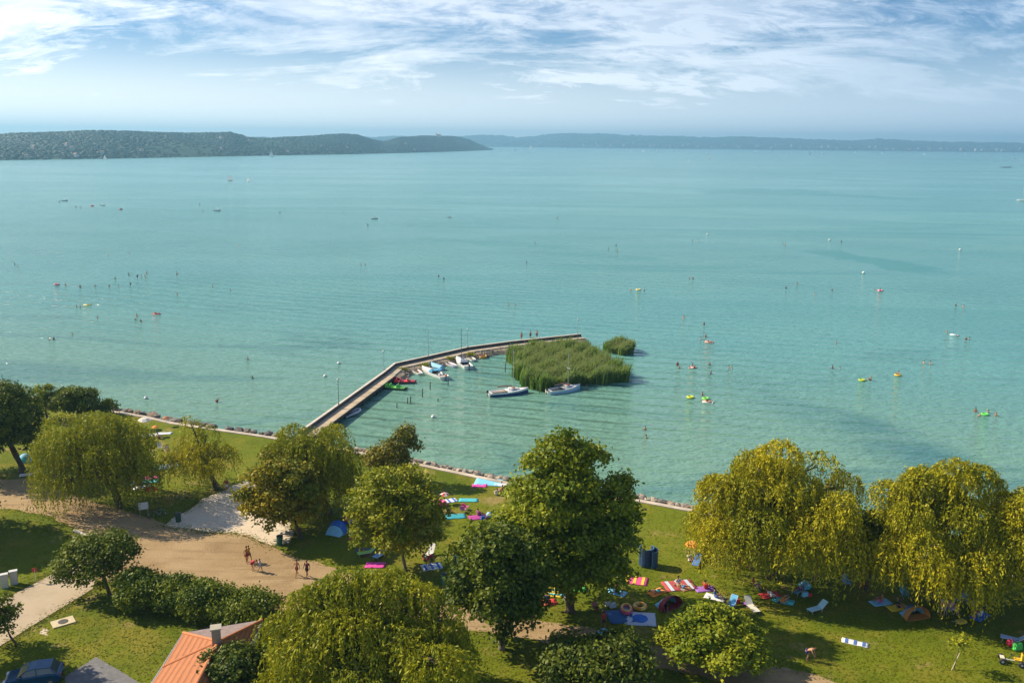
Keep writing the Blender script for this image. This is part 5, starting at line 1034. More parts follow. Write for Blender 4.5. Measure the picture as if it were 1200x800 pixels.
def parasol(u, v, col, label, r=1.0, h=2.1, col2=None, tilt=0, group=None):
    o = thing('parasol', label, 'parasol', P(u, v), 0, group); MB().tube([(0, 0, 0), (0, 0, h)], .02, 6).build('pole', mat((.75, .75, .72), .4, .05, 3, .4), o); n = 8
    for k in range(n):
        a_, b_ = 2 * math.pi * k / n, 2 * math.pi * (k + 1) / n; q = [(0, 0, h + .05)] + [(math.cos(t_) * r * f, math.sin(t_) * r * f, h + .05 - .42 * r * f * f) for f in (.5, 1) for t_ in (a_, b_)]
        MB().add(q + [(x, y, z - .015) for x, y, z in q], [(0, 1, 2), (1, 3, 4, 2), (7, 6, 5), (7, 9, 8, 6), (3, 8, 9, 4)]).build('canopy_panel', mat(col if k % 2 or not col2 else col2, .8, .08, 3, name='parasol_cloth', trans=.2), o)
    MB().lathe([(.03, 0), (.02, .1), (.005, .14)], (0, 0, h + .05), 6).build('finial', WHITE, o); return o
def ptent(u, v, rz, c1_, c2_, label, W=2.0, H=1.25):
    o = thing('beach_tent', label, 'tent', P(u, v), rz); n = 10; vs_ = []; fs_ = []
    def arc(f, k): a_ = math.pi * k / n; return (math.cos(a_) * W / 2 * (1 - .25 * f), f * W * .62, math.sin(a_) * H * (1 - f ** 1.8 * .97) + .02)
    for half, cc_, nm in ((range(0, 4), c1_, 'front_panel'), (range(3, 7), c2_, 'rear_panel')):
        hs = list(half); v_ = [arc(i / 6, k) for i in hs for k in range(n + 1)]; f_ = [(i * (n + 1) + k, i * (n + 1) + k + 1, (i + 1) * (n + 1) + k + 1, (i + 1) * (n + 1) + k) for i in range(len(hs) - 1) for k in range(n)]
        ob = MB().add(v_, f_).build(nm, mat(cc_, .75, .08, 3, name='tent_cloth'), o); sol = ob.modifiers.new('thick', 'SOLIDIFY'); sol.thickness = .02
    MB().tube([arc(0, k) for k in range(n + 1)], .02, 5).build('hoop', DK, o); MB().box((0, .45, .015), (W * .9, .9, .03)).build('floor', mat(c1_, .8, .1, 3, name='tent_cloth'), o); return o
def ball(u, v, r, col, label, col2=WHITE):
    o = thing('beach_ball', label, 'ball', P(u, v)); MB().ellip((0, 0, r), (r, r, r), 14, 10).build('shell', mat(col, .4, .05, 3, name='vinyl'), o, True); MB().torus((0, 0, r), r * .99, r * .06, 'X').build('seam', col2, o)
def bag(u, v, col, label, s_=.5, rz=20):
    o = thing('beach_bag', label, 'bag', P(u, v), rz); MB().box((0, 0, s_ * .35), (s_, s_ * .5, s_ * .7), taper=.8).build('pouch', mat(col, .8, .12, 5, name='bag_cloth'), o)
    for sy in (-.15, .15): MB().torus((0, sy * s_, s_ * .7), s_ * .22, .015, 'Y', 10, 5, 0, 180).build('handle', DK, o)
def bin_(u, v, col, label):
    o = thing('litter_bin', label, 'bin', P(u, v)); MB().lathe([(.26, 0), (.30, .85), (.32, .86), (.32, .92), (.26, .92), (.24, .1)], seg=14).build('barrel', mat(col, .6, .12, 4), o); MB().lathe([(.34, .93), (.30, 1.02), (.1, 1.06)], seg=14).build('lid', mat((.04, .05, .05), .5), o); MB().tube([(.34, 0, 0), (.34, 0, 1.1)], .03, 6).build('post', ALU, o)
TE = (.08, .50, .55); PK = (.80, .08, .40); LB_ = (.28, .62, .85); RB = (.04, .16, .55); RD = (.70, .05, .05); GN = (.12, .62, .10); PU = (.35, .15, .50); WH = (.80, .79, .76); YE = (.85, .60, .05); OR = (.80, .27, .05)
# left lawn under the dark tree and the willow
towel(33, 556, 20, 1.0, 1.9, WH, 'white towel spread on the grass at the foot of the dark tree'); towel(47, 548, 10, 1.2, 2.2, (.05, .05, .09), 'black picnic blanket beside the dark tree'); towel(62, 551, 15, 1.2, 2.3, TE, 'teal towel near the red bag under the willow')
ptent(30, 540, 200, LB_, TE, 'small light blue beach tent behind the dark tree', 1.6, 1.0); ball(80, 558, .42, (.75, .04, .03), 'big red ball lying under the drooping willow'); towel(72, 557, 0, 1.0, 1.9, PU, 'purple towel next to the big red ball'); person('sit', P(70, 555), 30, 'person sitting on the purple towel under the willow', None, (.03, .03, .05), (.25, .06, .2)); bag(88, 559, WH, 'white beach bag by the big red ball'); beach_chair(86, 563, 30, (.20, .30, .5), 'grey blue folding chair under the willow')
towel(157, 558, 20, 1.2, 2.0, PU, 'violet towel right of the willow curtain'); person('sit', P(156, 560), 0, 'person in red sitting right of the willow curtain', None, (.5, .05, .05), (.65, .08, .06)); person('sit', P(160, 564), 40, 'person in white sitting right of the willow curtain', None, (.3, .3, .4), (.75, .75, .75)); towel(174, 564, 25, 1.3, 2.4, TE, 'long teal towel lying on lit grass beside the willow')
mattress('large light blue and white air mattress on the grass by the willow', P(192, 548) , 38, LB_, (.75, .85, .9), 4.2, 1.6); ring_obj('swim_ring', 'bright green swim ring leaning by the blue air mattress', P(181, 549), (.15, .85, .08), .45, .18)
parasol(178, 591, (.78, .10, .03), 'orange and red parasol standing at the gravel edge', .75, 2.1, OR); parasol(170, 503, (.80, .62, .45), 'beige and white parasol on the lawn near the kerb', .95, 1.7, WH); parasol(183, 511, OR, 'small orange parasol on the lawn near the kerb', .5, 1.5); towel(176, 510, 15, 1.2, 2.2, (.65, .70, .75), 'pale grey towel by the small orange parasol'); towel(192, 508, 10, 1.0, 2.2, (.62, .66, .7), 'light towel near the kerb beside the parasols'); parasol(195, 499, (.5, .2, .1), 'brown parasol beside the pale kerb', .55, 1.4); person('sit', P(186, 514), 120, 'person sitting near the small orange parasol', None, (.1, .1, .1), (.6, .3, .2)); beach_chair(188, 527, 40, (.75, .72, .68), 'white folding chair between the willow and the leaning yellow one'); person('chair', P(196, 531) + Vector((0, 0, .30)), 40, 'person resting between the two left willows', None, (.3, .1, .1), (.7, .6, .5)); beach_chair(196, 531, 40, (.55, .3, .2), 'brown folding chair with a person between the two left willows')
sg = thing('information_board', 'white information board on posts beside the bicycles', 'board', P(169, 604), 25); MB().box((0, 0, 1.15), (1.0, .05, .8)).build('panel', mat((.75, .74, .72), .5), sg); [MB().tube([(x, 0, 0), (x, 0, 1.5)], .03, 6).build('post', ALU, sg) for x in (-.4, .4)]
def bicycle(u, v, rz, col, label):
    o = thing('bicycle', label, 'bicycle', P(u, v), rz); FM = mat(col, .4, .05, 4, name='bike_paint')
    for x in (-.52, .52):
        w = MB().torus((x, 0, .34), .32, .022, 'Y', 20, 6).build('wheel', DK, o); MB().torus((x, 0, .34), .04, .02, 'Y', 8, 5).build('hub', ALU, w)
        for k in range(6): MB().tube([(x, 0, .34), (x + .31 * math.cos(k * 1.047), 0, .34 + .31 * math.sin(k * 1.047))], .004, 3).build('spoke', ALU, w)
    MB().tube([(-.52, 0, .34), (-.05, 0, .30), (.38, 0, .80), (-.14, 0, .78), (-.05, 0, .30)], .022, 6).tube([(-.52, 0, .34), (-.14, 0, .78)], .016, 5).tube([(.52, 0, .34), (.36, 0, .95)], .02, 5).build('frame', FM, o); MB().tube([(.40, -.28, .98), (.36, 0, .95), (.40, .28, .98)], .015, 5).build('handlebar', DK, o); MB().box((-.17, 0, .90), (.26, .16, .06)).build('saddle', DK, o); MB().tube([(-.05, -.15, .22), (-.05, -.08, .30), (-.05, .08, .30), (-.05, .15, .38)], .012, 5).build('crank', ALU, o)
bicycle(181, 606, 20, (.05, .05, .06), 'black bicycle leaning in the shade beside the information board'); bicycle(189, 604, -10, (.25, .28, .30), 'grey bicycle parked in the shade by the black one'); bicycle(214, 584, 30, (.05, .12, .18), 'dark blue bicycle lying in the shade of the leaning willow')
bin_(209, 611, (.03, .08, .05), 'dark green litter bin between the bicycles and the sand patch'); bin_(328, 638, (.03, .14, .09), 'green litter bin on the gravel edge beside the orange tinged tree')
tag(MB().tube([(-1.6, 0, 0), (-.8, .03, .0), (.8, -.02, 0), (1.6, 0, 0)], [.16, .17, .16, .15], 10).build('log_barrier', mat((.62, .55, .46), .8, .15, 2, name='bleached_log', bump=.3)), 'bleached white log lying across the end of the grass wedge', 'log').location = P(98, 627) + Vector((0, 0, .15)); bpy.data.objects['log_barrier'].rotation_euler = (0, 0, R(-32))
for u, v, lab in [(6, 688, 'pale grey utility cabinet on the verge, farther from the road sign'), (17, 684, 'pale grey utility cabinet on the verge, closer to the road sign')]:
    o = thing('utility_cabinet', lab, 'cabinet', P(u, v), 30); MB().box((0, 0, .65), (.62, .36, 1.3)).build('case', mat((.60, .60, .56), .5), o); MB().box((0, 0, 1.33), (.70, .44, .06)).build('cap', mat((.66, .66, .62), .5), o); MB().box((0, -.19, .65), (.54, .02, 1.1)).build('door', mat((.56, .56, .52), .5), o)
o = thing('road_sign', 'small round red road sign on a post at the road edge', 'sign', P(42, 682), 25); MB().tube([(0, 0, 0), (0, 0, 1.35)], .03, 6).build('post', ALU, o); t_ = MB().lathe([(.22, -.015), (.22, .015)], seg=18); d_ = MB(); d_.add([(x, z, y + 1.25) for x, y, z in t_.v], t_.f); d_.build('disc', mat((.45, .04, .04), .4), o)
# around the light green tree
ptent(397, 622, 160, RB, LB_, 'blue beach tent in the deep shade of the willow', 2.2, 1.2); lounger(430, 650, 20, (.30, .62, .12), 'green lounger under the light green tree'); towel(438, 650, 10, .9, 1.8, (.20, .14, .08), 'brown towel between green and blue loungers'); lounger(446, 652, 60, (.20, .45, .75), 'blue lounger under the light green tree'); towel(427, 645, 5, 1.0, 1.8, (.10, .10, .12), 'charcoal towel behind the green lounger'); towel(440, 662, 0, 1.2, 1.9, PK, 'magenta towel by the yellow green willow crown'); towel(419, 630, 0, 1.0, 1.8, (.45, .05, .06), 'dark red towel in the shade left of the light green tree')
lounger(503, 652, 70, WH, 'white lounger on the sunny lawn beside a kneeling person', back=.7); person('sit', P(497, 656), 60, 'person kneeling on grass beside the white lounger', None, (.4, .05, .05), (.45, .2, .1), skin=0); person('bend', P(502, 662), 90, 'person in red stooping over the towel beside the white lounger', None, (.65, .04, .06), (.7, .05, .08), skin=0); towel(506, 664, 20, 1.3, 2.0, (.72, .74, .82), 'white and blue towel beside the stooping person in red', RB)
ring_obj('swim_ring', 'turquoise swim ring on the lawn beside the tallest tree', P(541, 658), (.10, .62, .72), .45, .16); ball(533, 656, .28, (.10, .60, .70), 'turquoise ball beside the turquoise swim ring'); bin_(521, 683, (.03, .30, .25), 'turquoise litter bin by the bare sandy ground')
towel(574, 565, -8, 2.2, 3.6, (.22, .62, .82), 'big light blue blanket on the lawn against the kerb'); towel(562, 569, 0, 1.0, 1.8, PK, 'pink towel beside the light blue blanket by the kerb'); towel(587, 568, -8, .9, 1.6, WH, 'white towel touching the light blue blanket by the kerb'); person('sit', P(582, 580), 200, 'person in white sitting on the lawn near the light blue blanket', None, (.6, .55, .5), (.75, .70, .66), skin=2); person('sit', P(588, 576), 230, 'person in orange sitting near the light blue blanket', None, (.5, .2, .1), None, skin=0)
ring_obj('swim_ring', 'large magenta swim ring among towels on the middle lawn', P(516, 592), (.85, .04, .25), .55, .24); towel(526, 587, 25, 1.1, 2.0, (.75, .77, .82), 'white and blue towel beside the magenta swim ring', RB); parasol(521, 590, RD, 'small red and white parasol over the towels on the middle lawn', .55, 1.3, WH); ring_obj('swim_ring', 'lime green swim ring beside the magenta one', P(507, 592), (.35, .75, .10), .4, .15); towel(549, 586, 0, 1.0, 2.2, TE, 'teal towel above the pink chair'); beach_chair(546, 597, 150, PK, 'pink folding chair on the middle lawn'); beach_chair(543, 600, 165, (.75, .15, .45), 'rose folding chair beside the pink one'); towel(534, 605, 10, 1.3, 2.2, (.05, .35, .42), 'dark teal towel in shade on the middle lawn'); person('sit', P(525, 601), 160, 'person in black sitting in shade by the dark teal towel', None, (.02, .02, .03), (.03, .03, .05)); towel(560, 606, 20, 1.2, 2.0, (.45, .06, .30), 'plum towel with a person beside the tallest tree'); person('sit', P(561, 604), 140, 'person in purple on the plum towel', None, (.1, .03, .1), (.35, .1, .35)); ball(573, 606, .32, (.35, .6, .8), 'pale blue and white ball near the plum towel'); bag(566, 608, RB, 'blue bag on the plum towel')
# changing cabin
o = thing('changing_cabin', 'round dark blue open topped changing cabin on the lawn', 'changing cabin', P(757, 662), -20, None, .92); CB = mat((.02, .06, .15), .5, .15, 2, name='cabin_paint')
def arcwall(mb_, cx_, cy_, r, a0, a1, z0, z1, th=.05, n=18):
    vs_ = []; fs_ = []
    for i in range(n + 1):
        t_ = R(a0 + (a1 - a0) * i / n)
        for rr_, zz in ((r, z0), (r + th, z0), (r + th, z1), (r, z1)): vs_.append((cx_ + rr_ * math.cos(t_), cy_ + rr_ * math.sin(t_), zz))
    for i in range(n):
        for q in range(4): fs_.append((i * 4 + q, i * 4 + (q + 1) % 4, i * 4 + 4 + (q + 1) % 4, i * 4 + 4 + q))
    fs_.append((0, 3, 2, 1)); k = n * 4; fs_.append((k, k + 1, k + 2, k + 3)); return mb_.add(vs_, fs_)
arcwall(MB(), 0, 0, .72, 150, 420, .15, 2.05).build('wall_panel', CB, o, False); arcwall(MB(), .35, -.1, .85, -60, 70, .15, 1.95).build('entrance_screen', mat((.025, .085, .19), .5, .1, 2, name='cabin_paint'), o); [MB().tube([(.745 * math.cos(R(a_)), .745 * math.sin(R(a_)), 0), (.745 * math.cos(R(a_)), .745 * math.sin(R(a_)), 2.1)], .03, 6).build('post', ALU, o) for a_ in (150, 240, 330, 420)]
arcwall(MB(), 0, 0, .70, 150, 420, 2.052, 2.10, .09).build('top_rail', mat((.08, .20, .34), .4), o)
parasol(811, 652, OR, 'orange parasol beside the golden willow edge near the changing cabin', .8, 1.6); person('sit', P(808, 657), 30, 'person in white sitting under the orange parasol', None, (.7, .7, .72), (.75, .75, .76)); lounger(816, 661, 70, (.05, .22, .65), 'royal blue lounger beside the orange parasol')
towel(744, 680, -15, 1.6, 2.4, (.75, .10, .30), 'pink edged yellow beach blanket in the shade below the changing cabin', YE); towel(796, 686, 12, 1.9, 3.0, (.45, .08, .08), 'red patterned picnic blanket with people near the changing cabin', (.55, .65, .75)); person('sit', P(795, 686), 20, 'person in pale blue sitting on the red picnic blanket', None, (.5, .55, .6), (.6, .7, .8)); person('lie', P(800, 689) + Vector((0, 0, .06)), 60, 'person lying on the red picnic blanket', None, (.1, .2, .4), None); towel(806, 688, 20, 1.2, 1.6, (.45, .22, .10), 'brown mat beside the red picnic blanket')
ptent(788, 714, 30, (.35, .04, .05), (.25, .62, .85), 'light blue and dark red beach tent by the bright green tree', 2.3, 1.3); person('sit', P(779, 712), 0, 'person in black beside the blue and red tent', None, (.02, .02, .02), (.04, .03, .06)); towel(651, 692, 80, 1.5, 2.4, YE, 'yellow blanket under the tallest tree', TE); person('sit', P(697, 713), 20, 'person in pink sitting in deep shade under the tallest tree', None, (.1, .05, .1), (.65, .2, .3)); bag(712, 709, WH, 'white bag in deep shade under the tallest tree'); bag(718, 711, (.6, .7, .8), 'pale blue bag in deep shade under the tallest tree', .6)
towel(729, 722, 10, 2.2, 2.6, (.05, .14, .34), 'navy blanket beside the blue printed white blanket'); towel(750, 725, -6, 2.2, 2.7, (.62, .68, .82), 'white blanket with a big blue print in the shade', None, pattern=(.04, .18, .62)); o = thing('inflatable_boat', 'small pink and blue inflatable boat on the navy blanket', 'inflatable boat', P(734, 716) + Vector((0, 0, .07)), 85); MB().torus((0, 0, .16), .5, .16, 'Z', 20, 8).build('outer_tube', mat((.75, .10, .22), .4, .05, 3, name='vinyl'), o, True).scale = (1.35, .85, 1); MB().torus((0, 0, .30), .48, .10, 'Z', 20, 8).build('upper_tube', mat((.85, .45, .10), .4, .05, 3, name='vinyl'), o, True).scale = (1.3, .8, 1); MB().box((0, 0, .08), (1.0, .55, .06)).build('floor', mat((.2, .35, .5), .5), o)
ring_obj('swim_ring', 'orange and yellow swim ring beside the blue printed blanket', P(750, 712), (.85, .35, .05), .48, .18, (.85, .62, .15)); person('walk', P(707, 737, LZ + .014), 200, 'person in a red top with cap walking on the shaded path', None, (.05, .05, .08), (.65, .05, .05)); mattress('light blue air mattress on the shaded path by the person in red', P(703, 742, LZ + .02), 50, LB_, (.3, .7, .9), 1.4, .6); o = thing('cap', 'red and white cap on the person walking the shaded path', 'cap', P(707, 737, LZ + .014), 200); MB().ellip((0, .0, 1.66), (.115, .125, .11), 10, 5, 0, .999).build('crown_panel', mat((.7, .06, .05), .7), o); MB().box((0, -.15, 1.665), (.17, .14, .02)).build('visor', WHITE, o)
# right lawn
lounger(856, 712, 55, (.15, .45, .75), 'blue lounger with a person in black beside it in the willow shade'); person('sit', P(850, 712), 60, 'person in black beside the blue lounger in the willow shade', None, (.02, .02, .02), (.03, .02, .03), skin=0); bag(864, 706, RD, 'red bag by the blue lounger in the willow shade'); bag(859, 706, (.6, .65, .7), 'pale bag by the blue lounger in the willow shade'); lounger(881, 714, 105, (.72, .68, .58), 'cream lounger with purple towel in the willow shade'); towel(877, 708, 110, .7, .9, PU, 'purple towel at the head of the cream lounger')
o = thing('notice_sign', 'small white notice sign on a post beside the bright green tree', 'sign', P(843, 733), 10); MB().tube([(0, 0, 0), (0, 0, 1.5)], .025, 6).build('post', ALU, o); MB().box((0, -.03, 1.4), (.5, .03, .4)).build('panel', mat((.75, .75, .72), .5), o)
lounger(937, 694, 40, (.10, .40, .60), 'teal lounger with a reclining person in willow shade'); person('lie', P(935, 695) + Vector((0, 0, .34)), -50, 'person reclining on the teal lounger', None, (.1, .05, .2), (.25, .15, .35)); ring_obj('swim_ring', 'cyan swim ring at the head of the teal lounger', P(943, 688), (.08, .55, .70), .42, .16); bag(943, 698, LB_, 'light blue bag beside the teal lounger', .6); bag(949, 698, RD, 'small red bag beside the teal lounger', .4)
lounger(957, 716, 25, (.50, .80, .85), 'pale aqua lounger at the edge of the willow shade', (.8, .8, .8)); person('stand', P(866, 666), 20, 'person in red standing under the golden willow by the changing cabin', None, (.6, .05, .05), (.65, .08, .06), skin=0); person('sit', P(876, 664), 20, 'person in orange red sitting under the golden willow by the changing cabin', None, (.5, .05, .03), (.75, .12, .04), skin=0); person('stand', P(955, 683), 10, 'person with bare back standing at the willow curtain', None, (.1, .1, .12), None, skin=0); beach_chair(992, 686, 20, (.20, .50, .75), 'blue folding chair at the edge of the dark tree'); bag(1011, 686, RD, 'red bag in the dark between the golden willows')
ptent(1077, 726, 15, (.55, .24, .05), (.20, .48, .68), 'orange and blue beach tent at the foot of the golden willow', 2.4, 1.2); bag(1067, 716, (.10, .2, .4), 'navy bag beside the orange and blue tent', .8)
for u, v, rz, lab, sh, ts in [(1105, 717, -30, 'person in a pink top sitting by the orange and blue tent', (.7, .5, .6), (.65, .15, .40)), (1116, 717, 30, 'person in a lilac top sitting by the tent', (.75, .6, .7), (.60, .25, .55)), (1112, 706, 0, 'bare shouldered person standing under the golden willow by the tent', (.05, .05, .08), None)]:
    person('chair' if 'sitting' in lab else 'stand', P(u, v) + Vector((0, 0, .30 if 'sitting' in lab else 0)), rz, lab, None, sh, ts, skin=0)
    if 'sitting' in lab: beach_chair(u, v, rz, (.6, .55, .62) if u < 1110 else (.5, .3, .5), 'pale folding chair under the person in pink' if u < 1110 else 'violet folding chair under the person in lilac')
beach_chair(1120, 706, 10, (.10, .35, .62), 'blue folding chair behind the person in lilac'); beach_chair(1131, 706, -10, (.06, .28, .66), 'bright blue folding chair at the willow trunk'); person('sit', P(1141, 712), -30, 'person in white sitting near the bright blue chair', None, (.7, .66, .6), (.75, .7, .66)); o = thing('toy_barrow', 'yellow toy barrow on the grass near the orange and blue tent', 'toy', P(1126, 732), 20); MB().box((0, 0, .32), (.7, .45, .22), taper=1.2).build('tray', mat((.75, .52, .05), .5), o); MB().torus((.5, 0, .16), .12, .04, 'Y').build('wheel', DK, o); [MB().tube([(-.9, sy, .42), (.45, sy, .2)], .02, 5).build('handle', mat((.6, .5, .4), .6), o) for sy in (-.2, .2)]; ball(1141, 724, .16, (.75, .2, .1), 'small orange ball near the yellow toy barrow')
towel(1002, 753, -25, .75, 2.1, WH, 'white towel with blue stripes alone on the sunny lawn', (.08, .16, .45)); person('sit', P(1068, 655), 0, 'person half hidden inside the golden willow branches', None, (.1, .2, .5), (.7, .5, .45)); lounger(1187, 752, -30, (.40, .50, .66), 'grey blue lounger beside the pedal kart', (.75, .75, .75)); ball(1184, 757, .33, (.80, .03, .08), 'red ball beside the pedal kart'); bag(1192, 760, (.10, .60, .10), 'green bag beside the pedal kart', .8)
o = thing('pedal_kart', 'yellow and white pedal kart with fat wheels on the lawn', 'pedal kart', P(1186, 777), -20); 
for x, y in ((-.75, -.42), (-.75, .42), (.6, -.45), (.6, .45)):
    w = MB().torus((x, y, .24), .17, .09, 'Y', 16, 8).build('wheel', DK, o, True); MB().torus((x, y, .24), .07, .05, 'Y', 10, 6).build('rim', mat((.75, .72, .62), .5), w)
MB().tube([(-.75, -.4, .28), (-.75, .4, .28)], .04, 6).tube([(-.75, 0, .3), (.6, 0, .3)], .06, 7).tube([(.6, -.42, .28), (.6, .42, .28)], .04, 6).build('frame', mat((.72, .66, .50), .5), o); MB().box((.35, 0, .45), (.5, .45, .1)).build('seat', mat((.85, .52, .04), .5), o); MB().box((.62, 0, .72), (.08, .45, .5)).build('backrest', mat((.85, .52, .04), .5), o); MB().tube([(-.35, 0, .35), (-.05, 0, .75)], .025, 6).build('steering_column', DK, o); MB().torus((-.05, 0, .77), .15, .02).build('steering_wheel', DK, o); MB().box((-.75, 0, .42), (.3, .5, .08)).build('nose_fairing', mat((.78, .70, .50), .5), o)
tag(MB().lathe([(.02, .0), (.30, .02), (.30, .06), (.22, .09), (.02, .10)], seg=14).build('drain_cover', DK), 'round black drain cover in the grass beside the gravel path', 'drain').location = P(893, 760)

CN = {'red': RD, 'teal': TE, 'pink': PK, 'blue': RB, 'white': WH, 'yellow': YE, 'green': GN, 'purple': PU, 'orange': OR, 'black': (.02, .02, .025), 'sky blue': LB_}
for u, v, tc_, pc_, where in [(52, 549, 'red', 'black', 'beside the dark tree'), (150, 566, 'sky blue', 'orange', 'at the willow curtain by the gravel'), (166, 571, 'white', 'blue', 'near the orange parasol'), (178, 560, 'pink', 'white', 'by the blue air mattress'), (405, 612, 'blue', 'red', 'in the shade behind the blue tent'), (676, 690, 'green', 'white', 'under the tallest tree'), (722, 694, 'sky blue', 'black', 'in the shade beside the tallest tree'), (640, 706, 'red', 'blue', 'behind the dark tree by the path'), (770, 694, 'orange', 'teal', 'near the red picnic blanket'), (826, 690, 'purple', 'red', 'at the foot of the golden willow'), (838, 700, 'white', 'blue', 'in the willow shade near the notice sign'), (902, 697, 'red', 'white', 'in the willow shade beside the cream lounger'), (918, 704, 'teal', 'orange', 'in the willow shade below the teal lounger'), (1032, 706, 'sky blue', 'pink', 'at the golden willow edge'), (1052, 712, 'yellow', 'black', 'left of the orange and blue tent'.replace('left of', 'next to')), (1148, 722, 'blue', 'white', 'near the small orange ball')]:
    towel(u, v, pr.uniform(-40, 40), 1.0, 1.9, CN[tc_], tc_ + ' towel ' + where); person(pr.choice(['sit', 'sit', 'lie']), P(u + .5, v) + Vector((0, 0, .06)), pr.uniform(0, 360), 'person in ' + pc_ + ' swimwear on the ' + tc_ + ' towel ' + where, None, CN[pc_], pr.choice([None, CN[pc_]]), skin=pr.randrange(3), top_name='swim_top')
for u, v, rz_, c_, where in [(664, 704, 30, (.15, .35, .6), 'under the tallest tree'), (888, 690, 60, (.55, .1, .1), 'deep in the willow shade'), (1060, 700, 10, (.1, .4, .45), 'against the golden willow trunk'), (168, 566, 200, (.4, .4, .45), 'among towels right of the willow'.replace('right of', 'beside'))]: beach_chair(u, v, rz_, c_, 'folding beach chair ' + where)
# ================================================================== HOUSE
EZ = LZ + 3.0; C2 = P(215, 741, EZ); C3 = P(307, 726, EZ); C1 = P(191, 781, EZ); C4 = C3 + C1 - C2; AP = P(256, 751, EZ + 1.7); fwd = (C1 - C2).normalized(); C5 = C1 + fwd * 7 + Vector((-.3, 0, 0)); C6 = C5 + (C4 - C1); R2 = AP + fwd * 8
hs = thing('house', 'house with orange red hipped tile roof and small chimney', 'house', (C1.x, C1.y, LZ)); og = Vector((C1.x, C1.y, LZ))
def tile_mat():
    m = bpy.data.materials.new('roof_tile'); m.use_nodes = True; nt = m.node_tree; L_ = nt.links; b_ = nt.nodes['Principled BSDF']; b_.inputs['Roughness'].default_value = .85
    g_ = N(nt, 'ShaderNodeNewGeometry'); w = N(nt, 'ShaderNodeTexWave', bands_direction='Z', wave_profile='SAW', inp={'Scale': 1.35, 'Distortion': .3}); L_.new(g_.outputs['Position'], w.inputs['Vector']); nz = N(nt, 'ShaderNodeTexNoise', inp={'Scale': 2.2, 'Detail': 8, 'Roughness': .75}); L_.new(g_.outputs['Position'], nz.inputs['Vector'])
    x = N(nt, 'ShaderNodeMix', data_type='RGBA'); L_.new(nz.outputs[0], x.inputs['Factor']); x.inputs['A'].default_value = (.56, .20, .065, 1); x.inputs['B'].default_value = (.30, .11, .05, 1)
    y = N(nt, 'ShaderNodeMix', data_type='RGBA', blend_type='MULTIPLY'); y.inputs['Factor'].default_value = 1; mr_ = N(nt, 'ShaderNodeMapRange', inp={'From Min': .0, 'From Max': .5, 'To Min': .55, 'To Max': 1.0}); L_.new(w.outputs[0], mr_.inputs[0]); L_.new(x.outputs['Result'], y.inputs['A']); L_.new(mr_.outputs[0], y.inputs['B']); L_.new(y.outputs['Result'], b_.inputs['Base Color'])
    bp = N(nt, 'ShaderNodeBump', inp={'Strength': .9, 'Distance': .06}); L_.new(w.outputs[0], bp.inputs['Height']); L_.new(bp.outputs[0], b_.inputs['Normal']); return m
rv = [p - og for p in (C2, C3, C4, C6, C5, C1, AP, R2)]; rf = MB().add(rv + [v_ - Vector((0, 0, .18)) for v_ in rv[:6]], [(1, 6, 2), (5, 6, 0), (4, 7, 6, 5), (2, 6, 7, 3), (3, 7, 4), (0, 1, 9 - 0, 8), (8, 13, 5, 0), (13, 12, 4, 5), (12, 11, 3, 4), (11, 10, 2, 3), (10, 9, 1, 2)]).build('roof', tile_mat(), hs)
tag(MB().add([rv[0], rv[6], rv[1]], [(0, 1, 2)]).build('rear_slope', mat((.27, .20, .18), .8, .25, 2.5, name='shade_grey_tile', bump=.4), rf), 'rear roof slope with its shade painted grey')  # shade of the far slope is put into this grey colour
RC_ = mat((.60, .22, .09), .8, .15, 2, name='ridge_tile')
for a_, b_ in ((C2, AP), (C1, AP), (C3, AP), (AP, R2), (C4, AP), (C5, R2)):
    n = max(3, int((b_ - a_).length / .42))
    for k in range(n): q0, q1 = a_.lerp(b_, k / n) - og, a_.lerp(b_, (k + 1.06) / n) - og; MB().tube([q0, q1], [.13, .11], 7).build('ridge_tile', RC_, rf)
gt = [p - og - Vector((0, 0, .10)) for p in (C5, C1, C2, C3, C4)]; ctr_ = (C1 + C4) / 2 - og; gt = [p + (p - Vector((ctr_.x, ctr_.y, p.z))).normalized() * .10 for p in gt]; MB().tube(gt, .075, 8).build('gutter', mat((.45, .46, .48), .4, .1, 3, .5), hs)
ins = [p + ((C1 + C4) / 2 - p).normalized() * .6 - og for p in (C2, C3, C4)] ; wl_ = [ins[0], ins[1], ins[2], C6 - og + Vector((-.5, .5, 0)), C5 - og + Vector((.55, .4, 0)), C1 - og + Vector((.6, .1, 0))]; MB().prism([(p.x, p.y) for p in wl_][::-1], 0, 2.78).build('wall', mat((.66, .58, .44), .9, .1, 2), hs)
wv = (wl_[5] + wl_[0]) / 2; ang = math.atan2(wl_[0].y - wl_[5].y, wl_[0].x - wl_[5].x); wi = MB().box((wv.x, wv.y, 1.5), (1.2, .12, 1.2), ang).build('window', mat((.75, .73, .7), .5), hs); MB().box((wv.x, wv.y, 1.5), (1.0, .16, 1.0), ang).build('pane', GLASS, wi)
ch = P(254, 753, EZ + 1.6) - og; cm_ = MB().box((ch.x, ch.y, ch.z + .35), (.6, .6, 1.7), .3).build('chimney', mat((.34, .27, .20), .9, .2, 4, name='chimney_brick', bump=.4), rf); MB().box((ch.x, ch.y, ch.z + 1.25), (.78, .78, .10), .3).build('chimney_cap', mat((.42, .38, .30), .9), cm_)
